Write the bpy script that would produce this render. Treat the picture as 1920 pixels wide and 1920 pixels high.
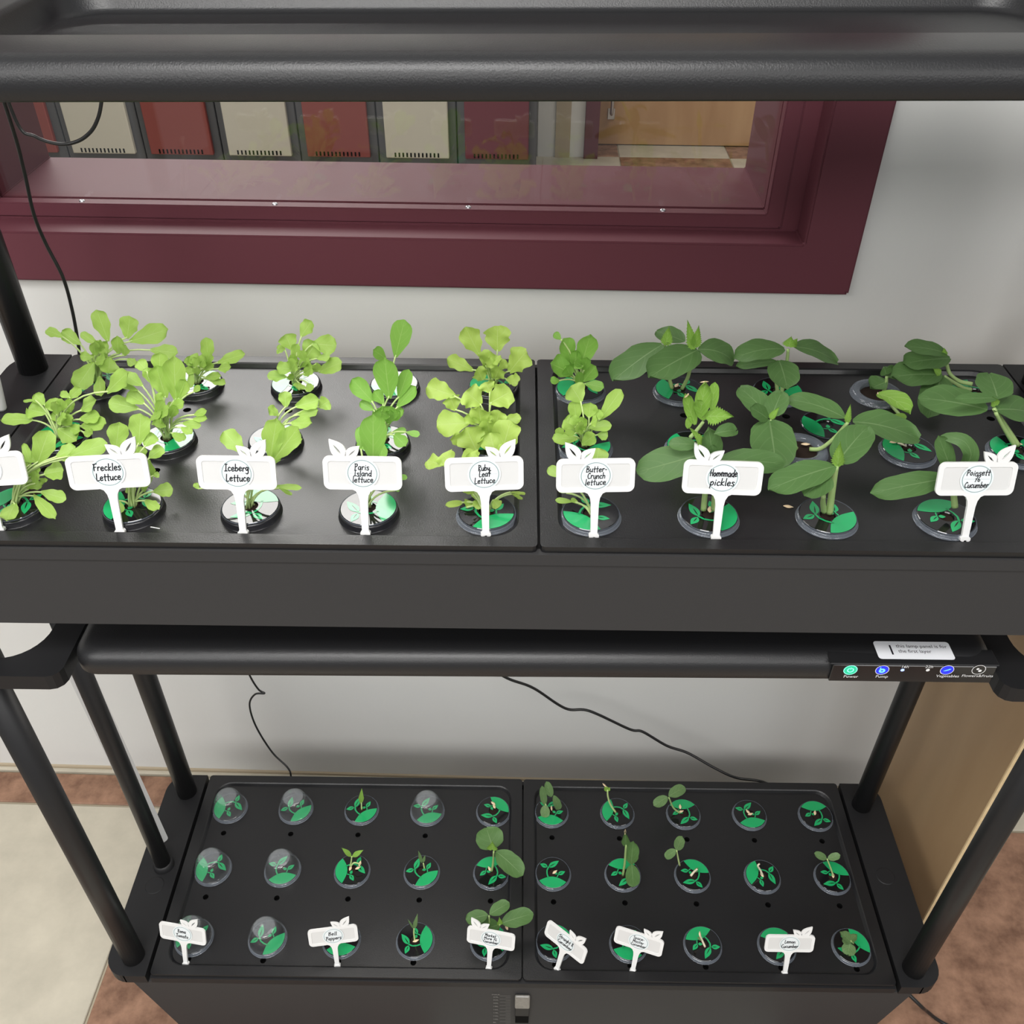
import bpy, bmesh, math, random
from mathutils import Vector, Matrix
random.seed(7)
for o in list(bpy.data.objects): bpy.data.objects.remove(o)
S = bpy.context.scene; COL = S.collection
FZ = 0.195                       # height of the lower tray above the floor
H = 0.7638; ZL = FZ; ZU = FZ + H # tray heights
# ------------------------------------------------------------------ camera
CAM = Vector((-0.01358, -0.57779, 1.27465 + FZ)); FPX = 1754.11
def cam_axes(a, b, c):
    ca, sa, cb, sb, cc, sc = math.cos(a), math.sin(a), math.cos(b), math.sin(b), math.cos(c), math.sin(c)
    fw = Vector((sa*cb, ca*cb, -sb)); r = Vector((ca, -sa, 0)); u = r.cross(fw)
    return cc*r + sc*u, -sc*r + cc*u, fw
CR, CU, CF = cam_axes(-0.007628, 0.681867, 0.006752)
cd = bpy.data.cameras.new('camera'); cam = bpy.data.objects.new('camera', cd); COL.objects.link(cam)
cd.sensor_width = 36; cd.lens = FPX*36/1920; cd.clip_start = 0.02; cd.clip_end = 60
cam.matrix_world = Matrix(((CR.x, CU.x, -CF.x, CAM.x), (CR.y, CU.y, -CF.y, CAM.y), (CR.z, CU.z, -CF.z, CAM.z), (0, 0, 0, 1)))
S.camera = cam
# ------------------------------------------------------------------ light
S.view_settings.view_transform = 'Standard'; S.view_settings.look = 'None'
S.view_settings.exposure = -0.08; S.view_settings.gamma = 1
W = bpy.data.worlds.new('world'); S.world = W; W.use_nodes = True
W.node_tree.nodes['Background'].inputs[0].default_value = (0.93, 0.96, 1.0, 1)
W.node_tree.nodes['Background'].inputs[1].default_value = 0.30
def area(name, loc, size, power, col=(1, 0.985, 0.965), target=None):
    l = bpy.data.lights.new(name, 'AREA'); l.shape = 'RECTANGLE'; l.size, l.size_y = size; l.energy = power; l.color = col
    o = bpy.data.objects.new(name, l); COL.objects.link(o); o.location = loc
    if target is not None:
        o.rotation_euler = (Vector(target) - Vector(loc)).to_track_quat('-Z', 'Y').to_euler()
    return o
area('room_ceiling_light_a', (-0.3, -0.95, 2.75), (1.2, 0.6), 50)
area('room_ceiling_light_b', (-2.3, -2.3, 2.75), (1.6, 1.6), 78)
area('room_ceiling_light_c', (-0.3, -3.2, 2.75), (2.4, 1.6), 80)
area('room_ceiling_light_d', (2.1, -2.9, 2.75), (1.6, 1.6), 62)
area('hall_ceiling_light_a', (-1.2, 2.65, 2.75), (1.5, 1.7), 115, (1, 0.98, 0.96))
area('hall_ceiling_light_c', (1.5, 2.65, 2.75), (1.2, 0.6), 22, (1, 0.95, 0.88))
LED_U, LED_L = 4.5, 4.0          # strength of the grow lamps' diffusers
# ------------------------------------------------------------------ pixel helpers (photo pixel -> point at a true depth)
def ray(x, y): return CF + CR*((x-960)/FPX) - CU*((y-960)/FPX)
def atY(x, y, Y): d = ray(x, y); return CAM + d*((Y-CAM.y)/d.y)
def atZ(x, y, Z): d = ray(x, y); return CAM + d*((Z-CAM.z)/d.z)
def pix(P): d = P-CAM; z = d.dot(CF); return Vector((960+FPX*d.dot(CR)/z, 960-FPX*d.dot(CU)/z))
# ------------------------------------------------------------------ materials
def nodes(name):
    m = bpy.data.materials.new(name); m.use_nodes = True
    nt = m.node_tree; return m, nt, nt.nodes['Principled BSDF']
def mat(name, col, rough=0.5, spec=0.5, metal=0, bump=0, bscale=200, var=0, vscale=8, coat=0, emit=None, estr=0, var_col=None):
    m, nt, b = nodes(name)
    b.inputs['Base Color'].default_value = (*col, 1); b.inputs['Roughness'].default_value = rough
    b.inputs['Specular IOR Level'].default_value = spec; b.inputs['Metallic'].default_value = metal
    if coat: b.inputs['Coat Weight'].default_value = coat; b.inputs['Coat Roughness'].default_value = 0.05
    if emit: b.inputs['Emission Color'].default_value = (*emit, 1); b.inputs['Emission Strength'].default_value = estr
    tc = None
    if bump or var:
        tc = nt.nodes.new('ShaderNodeTexCoord')
    if bump:
        n = nt.nodes.new('ShaderNodeTexNoise'); n.inputs['Scale'].default_value = bscale; n.inputs['Detail'].default_value = 3
        nt.links.new(tc.outputs['Object'], n.inputs['Vector'])
        bp = nt.nodes.new('ShaderNodeBump'); bp.inputs['Strength'].default_value = bump; bp.inputs['Distance'].default_value = min(0.002, 0.3/bscale)
        nt.links.new(n.outputs['Fac'], bp.inputs['Height']); nt.links.new(bp.outputs['Normal'], b.inputs['Normal'])
    if var:
        n = nt.nodes.new('ShaderNodeTexNoise'); n.inputs['Scale'].default_value = vscale; n.inputs['Detail'].default_value = 6; n.inputs['Roughness'].default_value = 0.65
        nt.links.new(tc.outputs['Object'], n.inputs['Vector'])
        r = nt.nodes.new('ShaderNodeValToRGB'); r.color_ramp.elements[0].position = 0.3; r.color_ramp.elements[1].position = 0.72
        c2 = var_col or tuple(min(1, c*(1+var)) for c in col); c1 = tuple(c*(1-var) for c in col) if not var_col else col
        r.color_ramp.elements[0].color = (*c1, 1); r.color_ramp.elements[1].color = (*c2, 1)
        nt.links.new(n.outputs['Fac'], r.inputs['Fac']); nt.links.new(r.outputs['Color'], b.inputs['Base Color'])
    return m
def glass_mat(name, tint=(1, 1, 1), ior=1.45, rough=0.02, haze=0.0, hazecol=(.8, .85, .9)):
    m, nt, b = nodes(name); nt.nodes.remove(b); out = nt.nodes['Material Output']
    t = nt.nodes.new('ShaderNodeBsdfTransparent'); t.inputs[0].default_value = (*tint, 1)
    g = nt.nodes.new('ShaderNodeBsdfGlossy'); g.inputs['Roughness'].default_value = rough
    lw = nt.nodes.new('ShaderNodeLayerWeight'); lw.inputs[0].default_value = .5        # Schlick, the same from both sides of the sheet
    pw5 = nt.nodes.new('ShaderNodeMath'); pw5.operation = 'POWER'; pw5.inputs[1].default_value = 5; nt.links.new(lw.outputs['Facing'], pw5.inputs[0])
    f0 = ((ior-1)/(ior+1))**2; fr = nt.nodes.new('ShaderNodeMath'); fr.operation = 'MULTIPLY_ADD'; fr.inputs[1].default_value = 1-f0; fr.inputs[2].default_value = f0
    nt.links.new(pw5.outputs[0], fr.inputs[0])
    mx = nt.nodes.new('ShaderNodeMixShader')
    nt.links.new(fr.outputs[0], mx.inputs[0]); nt.links.new(t.outputs[0], mx.inputs[1]); nt.links.new(g.outputs[0], mx.inputs[2])
    last = mx
    if haze:
        d = nt.nodes.new('ShaderNodeBsdfDiffuse'); d.inputs[0].default_value = (*hazecol, 1)
        m2 = nt.nodes.new('ShaderNodeMixShader'); m2.inputs[0].default_value = haze
        nt.links.new(mx.outputs[0], m2.inputs[1]); nt.links.new(d.outputs[0], m2.inputs[2]); last = m2
    nt.links.new(last.outputs[0], out.inputs[0]); return m
def leaf_mat(name, col, vein, tip, side=0.5, transl=0.35, rough=0.45, spec=0.35, bump=0.25):
    m, nt, b = nodes(name); N = nt.nodes.new; L = nt.links.new; out = nt.nodes['Material Output']
    uv = N('ShaderNodeUVMap'); sx = N('ShaderNodeSeparateXYZ'); L(uv.outputs[0], sx.inputs[0])
    def M(op, a, bb=None, c=None):
        n = N('ShaderNodeMath'); n.operation = op
        for i, v in enumerate((a, bb, c)):
            if v is None: continue
            if isinstance(v, (int, float)): n.inputs[i].default_value = v
            else: L(v, n.inputs[i])
        return n.outputs[0]
    u = M('ABSOLUTE', M('SUBTRACT', M('MULTIPLY', sx.outputs[0], 2.0), 1.0)); v = sx.outputs[1]
    wid = M('MULTIPLY', M('SUBTRACT', 1.15, v), 0.075)
    rib = M('SUBTRACT', 1.0, M('SMOOTHSTEP', u, 0.0, 1.0) if False else M('MINIMUM', M('DIVIDE', u, wid), 1.0))
    ph = M('SUBTRACT', M('MULTIPLY', v, 4.2), M('MULTIPLY', M('POWER', u, 1.4), 2.0))
    fr = M('ABSOLUTE', M('SUBTRACT', M('FRACT', ph), 0.5))
    sv = M('MULTIPLY', M('SUBTRACT', 1.0, M('MINIMUM', M('DIVIDE', fr, 0.09), 1.0)), side)
    vein_f = M('MAXIMUM', rib, sv)
    tc = N('ShaderNodeTexCoord'); no = N('ShaderNodeTexNoise'); no.inputs['Scale'].default_value = 60; no.inputs['Detail'].default_value = 4
    L(tc.outputs['Object'], no.inputs['Vector'])
    mx0 = N('ShaderNodeMix'); mx0.data_type = 'RGBA'; mx0.inputs[6].default_value = (*col, 1); mx0.inputs[7].default_value = (*tip, 1)
    L(M('MULTIPLY', no.outputs['Fac'], 0.9), mx0.inputs[0])
    mx = N('ShaderNodeMix'); mx.data_type = 'RGBA'; mx.inputs[7].default_value = (*vein, 1)
    L(mx0.outputs[2], mx.inputs[6]); L(M('MULTIPLY', vein_f, 0.75), mx.inputs[0])
    L(mx.outputs[2], b.inputs['Base Color']); b.inputs['Roughness'].default_value = rough; b.inputs['Specular IOR Level'].default_value = spec
    hh = M('SUBTRACT', M('MULTIPLY', no.outputs['Fac'], 0.5), M('MULTIPLY', vein_f, 0.8))
    bp = N('ShaderNodeBump'); bp.inputs['Strength'].default_value = bump; bp.inputs['Distance'].default_value = 0.001
    L(hh, bp.inputs['Height']); L(bp.outputs[0], b.inputs['Normal'])
    tr = N('ShaderNodeBsdfTranslucent'); L(mx.outputs[2], tr.inputs[0])
    ms = N('ShaderNodeMixShader'); ms.inputs[0].default_value = transl
    L(b.outputs[0], ms.inputs[1]); L(tr.outputs[0], ms.inputs[2]); L(ms.outputs[0], out.inputs[0]); return m
M = {}
M['tray'] = mat('tray_plastic', (.009, .009, .010), .33, .46, bump=.35, bscale=800)
M['tray_low'] = M['tray']
M['cap'] = mat('end_cap_plastic', (.011, .011, .012), .5, .3, bump=.15, bscale=1400)
M['tank'] = mat('tank_plastic', (.034, .0335, .034), .62, .3, bump=.2, bscale=900)
M['lamp'] = mat('lamp_plastic', (.012, .012, .013), .40, .5, bump=.45, bscale=800)
M['post'] = mat('post_plastic', (.010, .010, .011), .42, .45, bump=.05, bscale=900)
M['hole'] = mat('hole_black', (.002, .002, .002), .9, .1)
M['gloss_black'] = mat('gloss_black', (.008, .008, .009), .1, .5)
M['lid'] = mat('lid_black', (.006, .006, .007), .07, .55)
M['green'] = mat('lid_green', (.012, .30, .10), .12, .5)
M['sponge'] = mat('sponge', (.02, .013, .01), .95, .1)
M['rim_black'] = mat('rim_black', (.01, .01, .012), .25, .5)
M['milky'] = glass_mat('milky_plastic', (.75, .78, .82), 1.5, .15, .2, (.42, .47, .55))
M['clear'] = glass_mat('clear_dome', (.95, .96, .96), 1.5, .05, .035, (.9, .95, 1))
M['clear_top'] = glass_mat('clear_dome_top', (.93, .95, .95), 1.5, .1, .13, (.9, .95, 1))
M['pane'] = glass_mat('window_pane', (.95, .95, .94), 1.55, .0)
M['white'] = mat('white_plastic', (.71, .71, .70), .42, .4)
M['white_in'] = mat('white_plastic_panel', (.61, .61, .60), .4, .4)
M['paper'] = mat('sticker_paper', (.70, .74, .75), .5, .3)
M['teal'] = mat('ring_teal', (.20, .30, .30), .6, .2)
M['rule'] = mat('rule_grey', (.40, .46, .48), .6, .2)
M['ink'] = mat('ink', (.008, .008, .012), .6, .2)
M['wall'] = mat('wall_paint', (.66, .66, .64), .55, .3, bump=.08, bscale=160, var=.02, vscale=3)
M['burg'] = mat('burgundy_steel', (.120, .036, .048), .5, .22, bump=.1, bscale=300)
M['screw'] = mat('screw_steel', (.55, .56, .58), .3, .5, metal=.9)
M['tile_cream'] = mat('tile_cream', (.47, .43, .345), .42, .4, var=.14, vscale=9, bump=.05, bscale=60)
M['tile_brown'] = mat('tile_brown', (.12, .058, .034), .45, .4, var=.3, vscale=22, bump=.05, bscale=60, var_col=(.37, .21, .135))
M['grout'] = mat('grout', (.40, .35, .26), .8, .2)
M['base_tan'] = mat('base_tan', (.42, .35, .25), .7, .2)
M['loc_grey'] = mat('locker_frame', (.06, .063, .07), .5, .4)
M['loc_cream'] = mat('locker_cream', (.40, .38, .32), .5, .3)
M['loc_red'] = mat('locker_red', (.17, .036, .032), .45, .4)
M['loc_mar'] = mat('locker_maroon', (.10, .010, .022), .45, .4)
M['seed'] = mat('seed', (.72, .55, .36), .5, .3, var=.2, vscale=300)
M['cable'] = mat('cable', (.012, .012, .012), .35, .5)
M['led'] = mat('led_on', (.9, .9, .9), .5, .2, emit=(1, .97, .92), estr=LED_U)
M['led_low'] = mat('led_low_on', (.9, .9, .9), .5, .2, emit=(1, .97, .92), estr=LED_L)
M['led_off'] = mat('led_off', (.35, .35, .36), .5, .3)
M['green_on'] = mat('button_green', (.0, .25, .12), .3, .5, emit=(.05, .9, .5), estr=.55)
M['green_hi'] = mat('icon_green', (.2, .8, .6), .3, .5, emit=(.35, 1, .8), estr=.9)
M['blue_on'] = mat('button_blue', (.0, .01, .4), .3, .5, emit=(.02, .03, 1), estr=.9)
M['blue_hi'] = mat('icon_blue', (.1, .4, .9), .3, .5, emit=(.15, .5, 1), estr=1.0)
M['blue_dot'] = mat('dot_blue', (.3, .4, 1), .3, .5, emit=(.35, .45, 1), estr=1.3)
M['print'] = mat('print_white', (.75, .75, .75), .6, .2)
M['print_dim'] = mat('print_grey', (.22, .22, .21), .6, .2)
M['sticker'] = mat('sticker_white', (.72, .73, .76), .5, .3)
M['floatm'] = mat('float_grey', (.20, .19, .17), .35, .5, var=.2, vscale=200)
M['stem'] = mat('stem_green', (.46, .58, .24), .5, .3)
M['stem_c'] = mat('stem_cucumber', (.30, .42, .16), .5, .3)
M['root'] = mat('root_pale', (.70, .62, .46), .6, .3)
M['lettuce'] = leaf_mat('leaf_lettuce', (.34, .54, .09), (.54, .70, .28), (.41, .60, .15), .25, .38)
M['paris'] = leaf_mat('leaf_romaine', (.20, .43, .06), (.42, .62, .20), (.26, .48, .10), .25, .33)
M['ruby'] = leaf_mat('leaf_ruby', (.38, .56, .10), (.54, .68, .26), (.45, .60, .14), .3, .38)
M['cuke'] = leaf_mat('leaf_cucumber', (.078, .16, .048), (.21, .32, .14), (.10, .20, .06), .22, .28, .5, .3)
M['bud'] = leaf_mat('leaf_bud', (.22, .42, .06), (.40, .58, .20), (.28, .48, .09), .8, .35, .6, .2)
M['sprout'] = leaf_mat('leaf_sprout', (.12, .22, .08), (.28, .40, .18), (.18, .30, .12), .6, .35)
def wood(name, c1, c2, scale=6, axis=2, stretch=12):
    m, nt, b = nodes(name); tc = nt.nodes.new('ShaderNodeTexCoord'); mp = nt.nodes.new('ShaderNodeMapping')
    sc = [stretch]*3; sc[axis] = 1.0; mp.inputs['Scale'].default_value = sc
    n = nt.nodes.new('ShaderNodeTexNoise'); n.inputs['Scale'].default_value = scale; n.inputs['Detail'].default_value = 6; n.inputs['Distortion'].default_value = .6
    r = nt.nodes.new('ShaderNodeValToRGB'); r.color_ramp.elements[0].color = (*c1, 1); r.color_ramp.elements[1].color = (*c2, 1)
    r.color_ramp.elements[0].position = .3; r.color_ramp.elements[1].position = .7
    nt.links.new(tc.outputs['Object'], mp.inputs[0]); nt.links.new(mp.outputs[0], n.inputs['Vector']); nt.links.new(n.outputs['Fac'], r.inputs[0])
    nt.links.new(r.outputs[0], b.inputs['Base Color']); b.inputs['Roughness'].default_value = .4; return m
M['ply'] = wood('plywood_face', (.36, .235, .125), (.44, .30, .17), 2.2, 2, 3)
M['ply_edge'] = mat('plywood_edge', (.72, .55, .32), .5, .3, var=.1, vscale=60)
M['doorwood'] = wood('door_veneer', (.40, .22, .10), (.52, .32, .16), 1.6, 2, 5)
# ------------------------------------------------------------------ object helpers
def origin_of(p):
    v = Vector((0, 0, 0))
    while p is not None: v += p.location; p = p.parent
    return v
def tag(o, label=None, cat=None, group=None, kind=None):
    if label: o['label'] = label
    if cat: o['category'] = cat
    if group: o['group'] = group
    if kind: o['kind'] = kind
    return o
def thing(name, loc, label=None, cat=None, group=None, kind=None):
    o = bpy.data.objects.new(name, None); COL.objects.link(o); o.location = loc; o.empty_display_size = .01
    return tag(o, label, cat, group, kind)
def mesh(name, V, F, m, smooth=False, uv=None, mi=None):
    me = bpy.data.meshes.new(name); me.from_pydata([tuple(v) for v in V], [], F)
    for x in (m if isinstance(m, (list, tuple)) else [m]): me.materials.append(M[x] if isinstance(x, str) else x)
    if mi: me.polygons.foreach_set('material_index', mi)
    if smooth: me.polygons.foreach_set('use_smooth', [True]*len(me.polygons))
    if uv:
        l = me.uv_layers.new(name='UVMap')
        for lp in me.loops: l.data[lp.index].uv = uv[lp.vertex_index]
    me.update(); return me
def obj(name, me, parent=None, loc=None, rot=None):
    o = bpy.data.objects.new(name, me); COL.objects.link(o)
    if parent is not None: o.parent = parent
    if loc is not None: o.location = loc
    if rot is not None: o.rotation_euler = rot
    return o
def world_obj(name, V, F, m, parent=None, smooth=False, uv=None, mi=None, loc=None):
    """mesh given in world coordinates; loc sets the object's origin when it has no parent"""
    base = origin_of(parent) if parent is not None else (Vector(loc) if loc is not None else Vector((0, 0, 0)))
    me = mesh(name, [Vector(v)-base for v in V], F, m, smooth, uv, mi)
    return obj(name, me, parent, None if parent is not None else base)
def bm_data(bm):
    bm.verts.index_update(); V = [v.co.copy() for v in bm.verts]; F = [[v.index for v in f.verts] for f in bm.faces]; bm.free(); return V, F
def box_vf(lo, hi, bev=0.0, seg=2):
    bm = bmesh.new(); bmesh.ops.create_cube(bm, size=1)
    for v in bm.verts: v.co = Vector([(lo[i]+hi[i])/2 + v.co[i]*(hi[i]-lo[i]) for i in range(3)])
    if bev: bmesh.ops.bevel(bm, geom=list(bm.edges), offset=bev, segments=seg, affect='EDGES', profile=.5)
    bmesh.ops.recalc_face_normals(bm, faces=bm.faces); return bm_data(bm)
def box(name, lo, hi, m, parent=None, bev=0.0, seg=2, xf=None, smooth=False):
    V, F = box_vf(lo, hi, bev, seg)
    if xf: V = [xf(v) for v in V]
    return world_obj(name, V, F, m, parent, smooth)
def join(*parts):
    V, F = [], []
    for v, f in parts:
        b = len(V); V += list(v); F += [[i+b for i in q] for q in f]
    return V, F
def tube_vf(pts, rad, n=8, cap=True):
    pts = [Vector(p) for p in pts]; V, F = [], []; N = len(pts)
    rad = rad if isinstance(rad, (list, tuple)) else [rad]*N
    t0 = (pts[1]-pts[0]).normalized(); a = Vector((0, 0, 1)) if abs(t0.z) < .9 else Vector((1, 0, 0)); x = t0.cross(a).normalized()
    for i, p in enumerate(pts):
        t = (pts[min(i+1, N-1)]-pts[max(i-1, 0)]).normalized(); x = (x - t*x.dot(t)).normalized(); y = t.cross(x)
        for k in range(n):
            an = 2*math.pi*k/n; V.append(p + x*(math.cos(an)*rad[i]) + y*(math.sin(an)*rad[i]))
    for i in range(N-1):
        for k in range(n):
            F.append([i*n+k, i*n+(k+1) % n, (i+1)*n+(k+1) % n, (i+1)*n+k])
    if cap: F.append(list(range(n))[::-1]); F.append([(N-1)*n+k for k in range(n)])
    return V, F
def spline(pts, per=8):
    pts = [Vector(p) for p in pts]; out = []
    P = [pts[0]*2-pts[1]] + pts + [pts[-1]*2-pts[-2]]
    for i in range(1, len(P)-2):
        for k in range(per):
            t = k/per; a, b, c, d = P[i-1:i+3]
            out.append(.5*((2*b)+(c-a)*t+(2*a-5*b+4*c-d)*t*t+(3*b-a-3*c+d)*t**3))
    return out + [pts[-1]]
def lathe_vf(prof, n=32, c=(0, 0, 0)):
    V, F = [], []; c = Vector(c)
    for r, z in prof:
        for k in range(n):
            a = 2*math.pi*k/n; V.append(c+Vector((r*math.cos(a), r*math.sin(a), z)))
    for i in range(len(prof)-1):
        for k in range(n): F.append([i*n+k, i*n+(k+1) % n, (i+1)*n+(k+1) % n, (i+1)*n+k])
    return V, F
def disc_vf(r, z, n=32, c=(0, 0)):
    return [Vector((c[0]+r*math.cos(2*math.pi*k/n), c[1]+r*math.sin(2*math.pi*k/n), z)) for k in range(n)], [list(range(n))]
def rrect(x0, y0, x1, y1, r, n=6):
    P = []
    for cx, cy, a in ((x1-r, y1-r, 0), (x0+r, y1-r, 90), (x0+r, y0+r, 180), (x1-r, y0+r, 270)):
        for k in range(n+1):
            t = math.radians(a+90*k/n); P.append((cx+r*math.cos(t), cy+r*math.sin(t)))
    return P
def fill(loops):
    """triangulate 2D loops (outer + holes); returns verts2d, faces"""
    bm = bmesh.new(); E = []
    for lp in loops:
        vs = [bm.verts.new((p[0], p[1], 0)) for p in lp]
        E += [bm.edges.new((vs[i], vs[(i+1) % len(vs)])) for i in range(len(vs))]
    bmesh.ops.triangle_fill(bm, edges=E, use_beauty=True)
    for f in bm.faces:
        if f.normal.z < 0: f.normal_flip()
    return bm_data(bm)
def prism_vf(loops, z0, z1):
    """extrude filled loops from z0 to z1"""
    V2, F = fill(loops); n = len(V2)
    V = [Vector((v.x, v.y, z1)) for v in V2] + [Vector((v.x, v.y, z0)) for v in V2]
    FF = [list(f) for f in F] + [[i+n for i in f][::-1] for f in F]
    b = 0
    for lp in loops:
        k = len(lp)
        for i in range(k): FF.append([b+i, b+(i+1) % k, n+b+(i+1) % k, n+b+i])
        b += k
    return V, FF
def fix(V, F):
    bm = bmesh.new(); vs = [bm.verts.new(v) for v in V]
    for f in F:
        try: bm.faces.new([vs[i] for i in f])
        except ValueError: pass
    bmesh.ops.recalc_face_normals(bm, faces=bm.faces); return bm_data(bm)
def text_vf(s, size, align='LEFT', shear=0):
    c = bpy.data.curves.new('t', 'FONT'); c.body = s; c.size = size; c.align_x = align; c.shear = shear; c.resolution_u = 3
    o = bpy.data.objects.new('t', c); COL.objects.link(o)
    me = bpy.data.meshes.new_from_object(o.evaluated_get(bpy.context.evaluated_depsgraph_get()))
    V = [v.co.copy() for v in me.vertices]; F = [list(p.vertices) for p in me.polygons]
    bpy.data.objects.remove(o); bpy.data.curves.remove(c); bpy.data.meshes.remove(me); return V, F
# ------------------------------------------------------------------ the room (turned about a degree against the rack)
YA = math.radians(1.0); EU = Vector((math.cos(YA), -math.sin(YA), 0)); EN = Vector((math.sin(YA), math.cos(YA), 0)); WO = Vector((0, .45, 0))
def R(v): return WO + EU*v[0] + EN*v[1] + Vector((0, 0, v[2]))
def room_at(x, y, n):
    d = ray(x, y); t = ((WO+EN*n-CAM).dot(EN))/d.dot(EN); X = CAM+d*t; return ((X-WO).dot(EU), n, X.z)
floor = box('floor', (-3.4, -2.2, -.05), (3.4, 3.9, -.004), 'grout', xf=R); tag(floor, kind='structure')
TS = .517
def tiles(u_list, n0, n1, first_cream, parent=floor):
    c = first_cream
    for u0, u1 in zip(u_list[:-1], u_list[1:]):
        g = .0022
        o = box('tile', (u0+g, n0+g, -.004), (u1-g, n1-g, 0), 'tile_cream' if c else 'tile_brown', parent, bev=.0012, seg=1, xf=R)
        c = not c
us = [-.64+TS*k for k in range(-3, 5)]
nb = -.078
for j in range(0, 3): tiles(us, nb-TS*(j+1), nb-TS*j, (j % 2) == 0)
tiles(us, nb, -.012, False)                      # cut row along the wall
uh = [.384+TS*k for k in range(-4, 4)]
for j in range(3): tiles(uh, 3.4425-TS*(j-0+1)+TS, min(3.4425-TS*j+TS, 3.66), (j % 2) == 0)
# back wall with window opening
WU0, WU1, WZ0, WZ1 = -.70, .345, .81+FZ, 1.57
parts = [box_vf((-3.4, 0, 0), (WU0, .17, 2.8)), box_vf((WU1, 0, 0), (3.4, .17, 2.8)), box_vf((WU0, 0, 0), (WU1, .17, WZ0)), box_vf((WU0, 0, WZ1), (WU1, .17, 2.8))]
V, F = join(*parts); tag(world_obj('wall_back', [R(v) for v in V], F, 'wall'), kind='structure')
bb = box('baseboard_back', (-3.4, -.004, 0), (3.4, 0, .008), 'base_tan', xf=R); tag(bb, kind='structure')
bs = box('trim_1', (-3.4, -.012, -.003), (3.4, -.0042, .0035), 'tile_cream', bev=.001, xf=R); tag(bs, kind='structure')
# window: hollow steel frame with casing, stop, sill and pane
win = thing('window_1', R((0, 0, WZ0)), kind='structure')
def frame_ring(name, ui, zi, uo, zo, n0, n1, m='burg', ztop_i=None, bev=.0015):
    """rectangular ring: inner opening (u range, z range) and outer outline, between depths n0..n1"""
    (u0, u1), (z0, z1) = ui, zi; (U0, U1), (Z0, Z1) = uo, zo
    pr = [((U0, n0, Z0), (U1, n1, z0)), ((U0, n0, z1), (U1, n1, Z1)), ((U0, n0, z0), (u0, n1, z1)), ((u1, n0, z0), (U1, n1, z1))]
    bm = bmesh.new()
    loops = [[(U0, Z0), (U1, Z0), (U1, Z1), (U0, Z1)], [(u0, z0), (u1, z0), (u1, z1), (u0, z1)]]
    idx = []
    for n in (n0, n1):
        idx.append([[bm.verts.new((p[0], n, p[1])) for p in lp] for lp in loops])
    for i in range(4):
        j = (i+1) % 4
        for a in (0, 1): bm.faces.new([idx[a][0][i], idx[a][0][j], idx[a][1][j], idx[a][1][i]])
        for lp in (0, 1): bm.faces.new([idx[0][lp][i], idx[0][lp][j], idx[1][lp][j], idx[1][lp][i]])
    bmesh.ops.recalc_face_normals(bm, faces=bm.faces)
    bmesh.ops.bevel(bm, geom=list(bm.edges), offset=bev, segments=2, affect='EDGES')
    V, F = bm_data(bm)
    return world_obj(name, [R(v) for v in V], F, m, win)
zt = 1.57  # unseen window head, kept low to block hall light from the lamp top
frame_ring('casing', (-.665, .306), (.846+FZ, zt-.03), (-.728, .369), (.786+FZ, zt+.03), -.012, .0285, bev=.002)
frame_ring('reveal', (-.645, .287), (.8475+FZ, zt-.04), (-.69, .34), (.815+FZ, zt), .0287, .185, bev=.001)
frame_ring('stop', (-.628, .268), (.8645+FZ, zt-.055), (-.645, .287), (.848+FZ, zt-.04), .0287, .0445, bev=.0012)
frame_ring('inner_sill', (-.629, .269), (.864+FZ, zt-.056), (-.645, .287), (.848+FZ, zt-.04), .0500, .187, bev=.001)
frame_ring('hall_casing', (-.645, .287), (.849+FZ, zt-.04), (-.728, .369), (.786+FZ, zt+.03), .187, .20, bev=.001)
box('glass_pane', (-.640, .0452, .852+FZ), (.282, .0492, zt-.045), 'pane', win, xf=R)
sv, sf = lathe_vf([(.0001, .0012), (.0012, .0010), (.0013, .0016), (.0030, .0012), (.0034, 0)], 14)
scm = mesh('screw', sv, sf, 'screw', True)
for x, y in ((152, 370), (515, 379), (878, 387), (1243, 393)):
    u, n, z = room_at(x, y, .0365); obj('screw', scm, win, R((u, .0365, .8645+FZ)) - win.location)
# hallway beyond the window
tag(box('wall_hall', (.0, 3.43, 0), (.215, 3.95, 2.8), 'wall', xf=R), kind='structure')
hw = join(box_vf((-3.4, 3.44, 0), (-.0, 3.9, 2.8)), box_vf((1.25, 3.43, 0), (3.4, 3.95, 2.8)), box_vf((.215, 3.43, 2.1), (1.25, 3.95, 2.8)))
tag(world_obj('wall_far', [R(v) for v in hw[0]], hw[1], 'wall'), kind='structure')
tag(box('tan_strip', (.082, 3.42, 0), (.15, 3.4298, 2.1), 'base_tan', xf=R), kind='structure')  # plain narrow tan strip set on the face of the hall wall
tag(box('trim_3', (.215, 3.405, 0), (.28, 3.62, 2.08), 'burg', bev=.003, xf=R), kind='structure')
dr = thing('door_1', R((.75, 3.61, 0)), kind='structure')
box('leaf_panel', (.281, 3.61, .004), (1.24, 3.655, 2.07), 'doorwood', dr, bev=.002, xf=R)
box('bottom_gap', (.281, 3.62, .0005), (1.24, 3.65, .0038), 'hole', dr, xf=R)
hd = spline([R((.345, 3.60, .40)), R((.345, 3.575, .39)), R((.345, 3.57, .32)), R((.345, 3.57, .20)), R((.345, 3.575, .155)), R((.345, 3.605, .15))], 5)
V, F = tube_vf(hd, .008, 8); world_obj('handle', V, F, 'screw', dr, True)
V, F = join(box_vf((.328, 3.603, .12), (.362, 3.6098, .17), .002), box_vf((.328, 3.603, .375), (.362, 3.6098, .425), .002)); world_obj('handle_plate', [R(v) for v in V], F, 'screw', dr)
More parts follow.
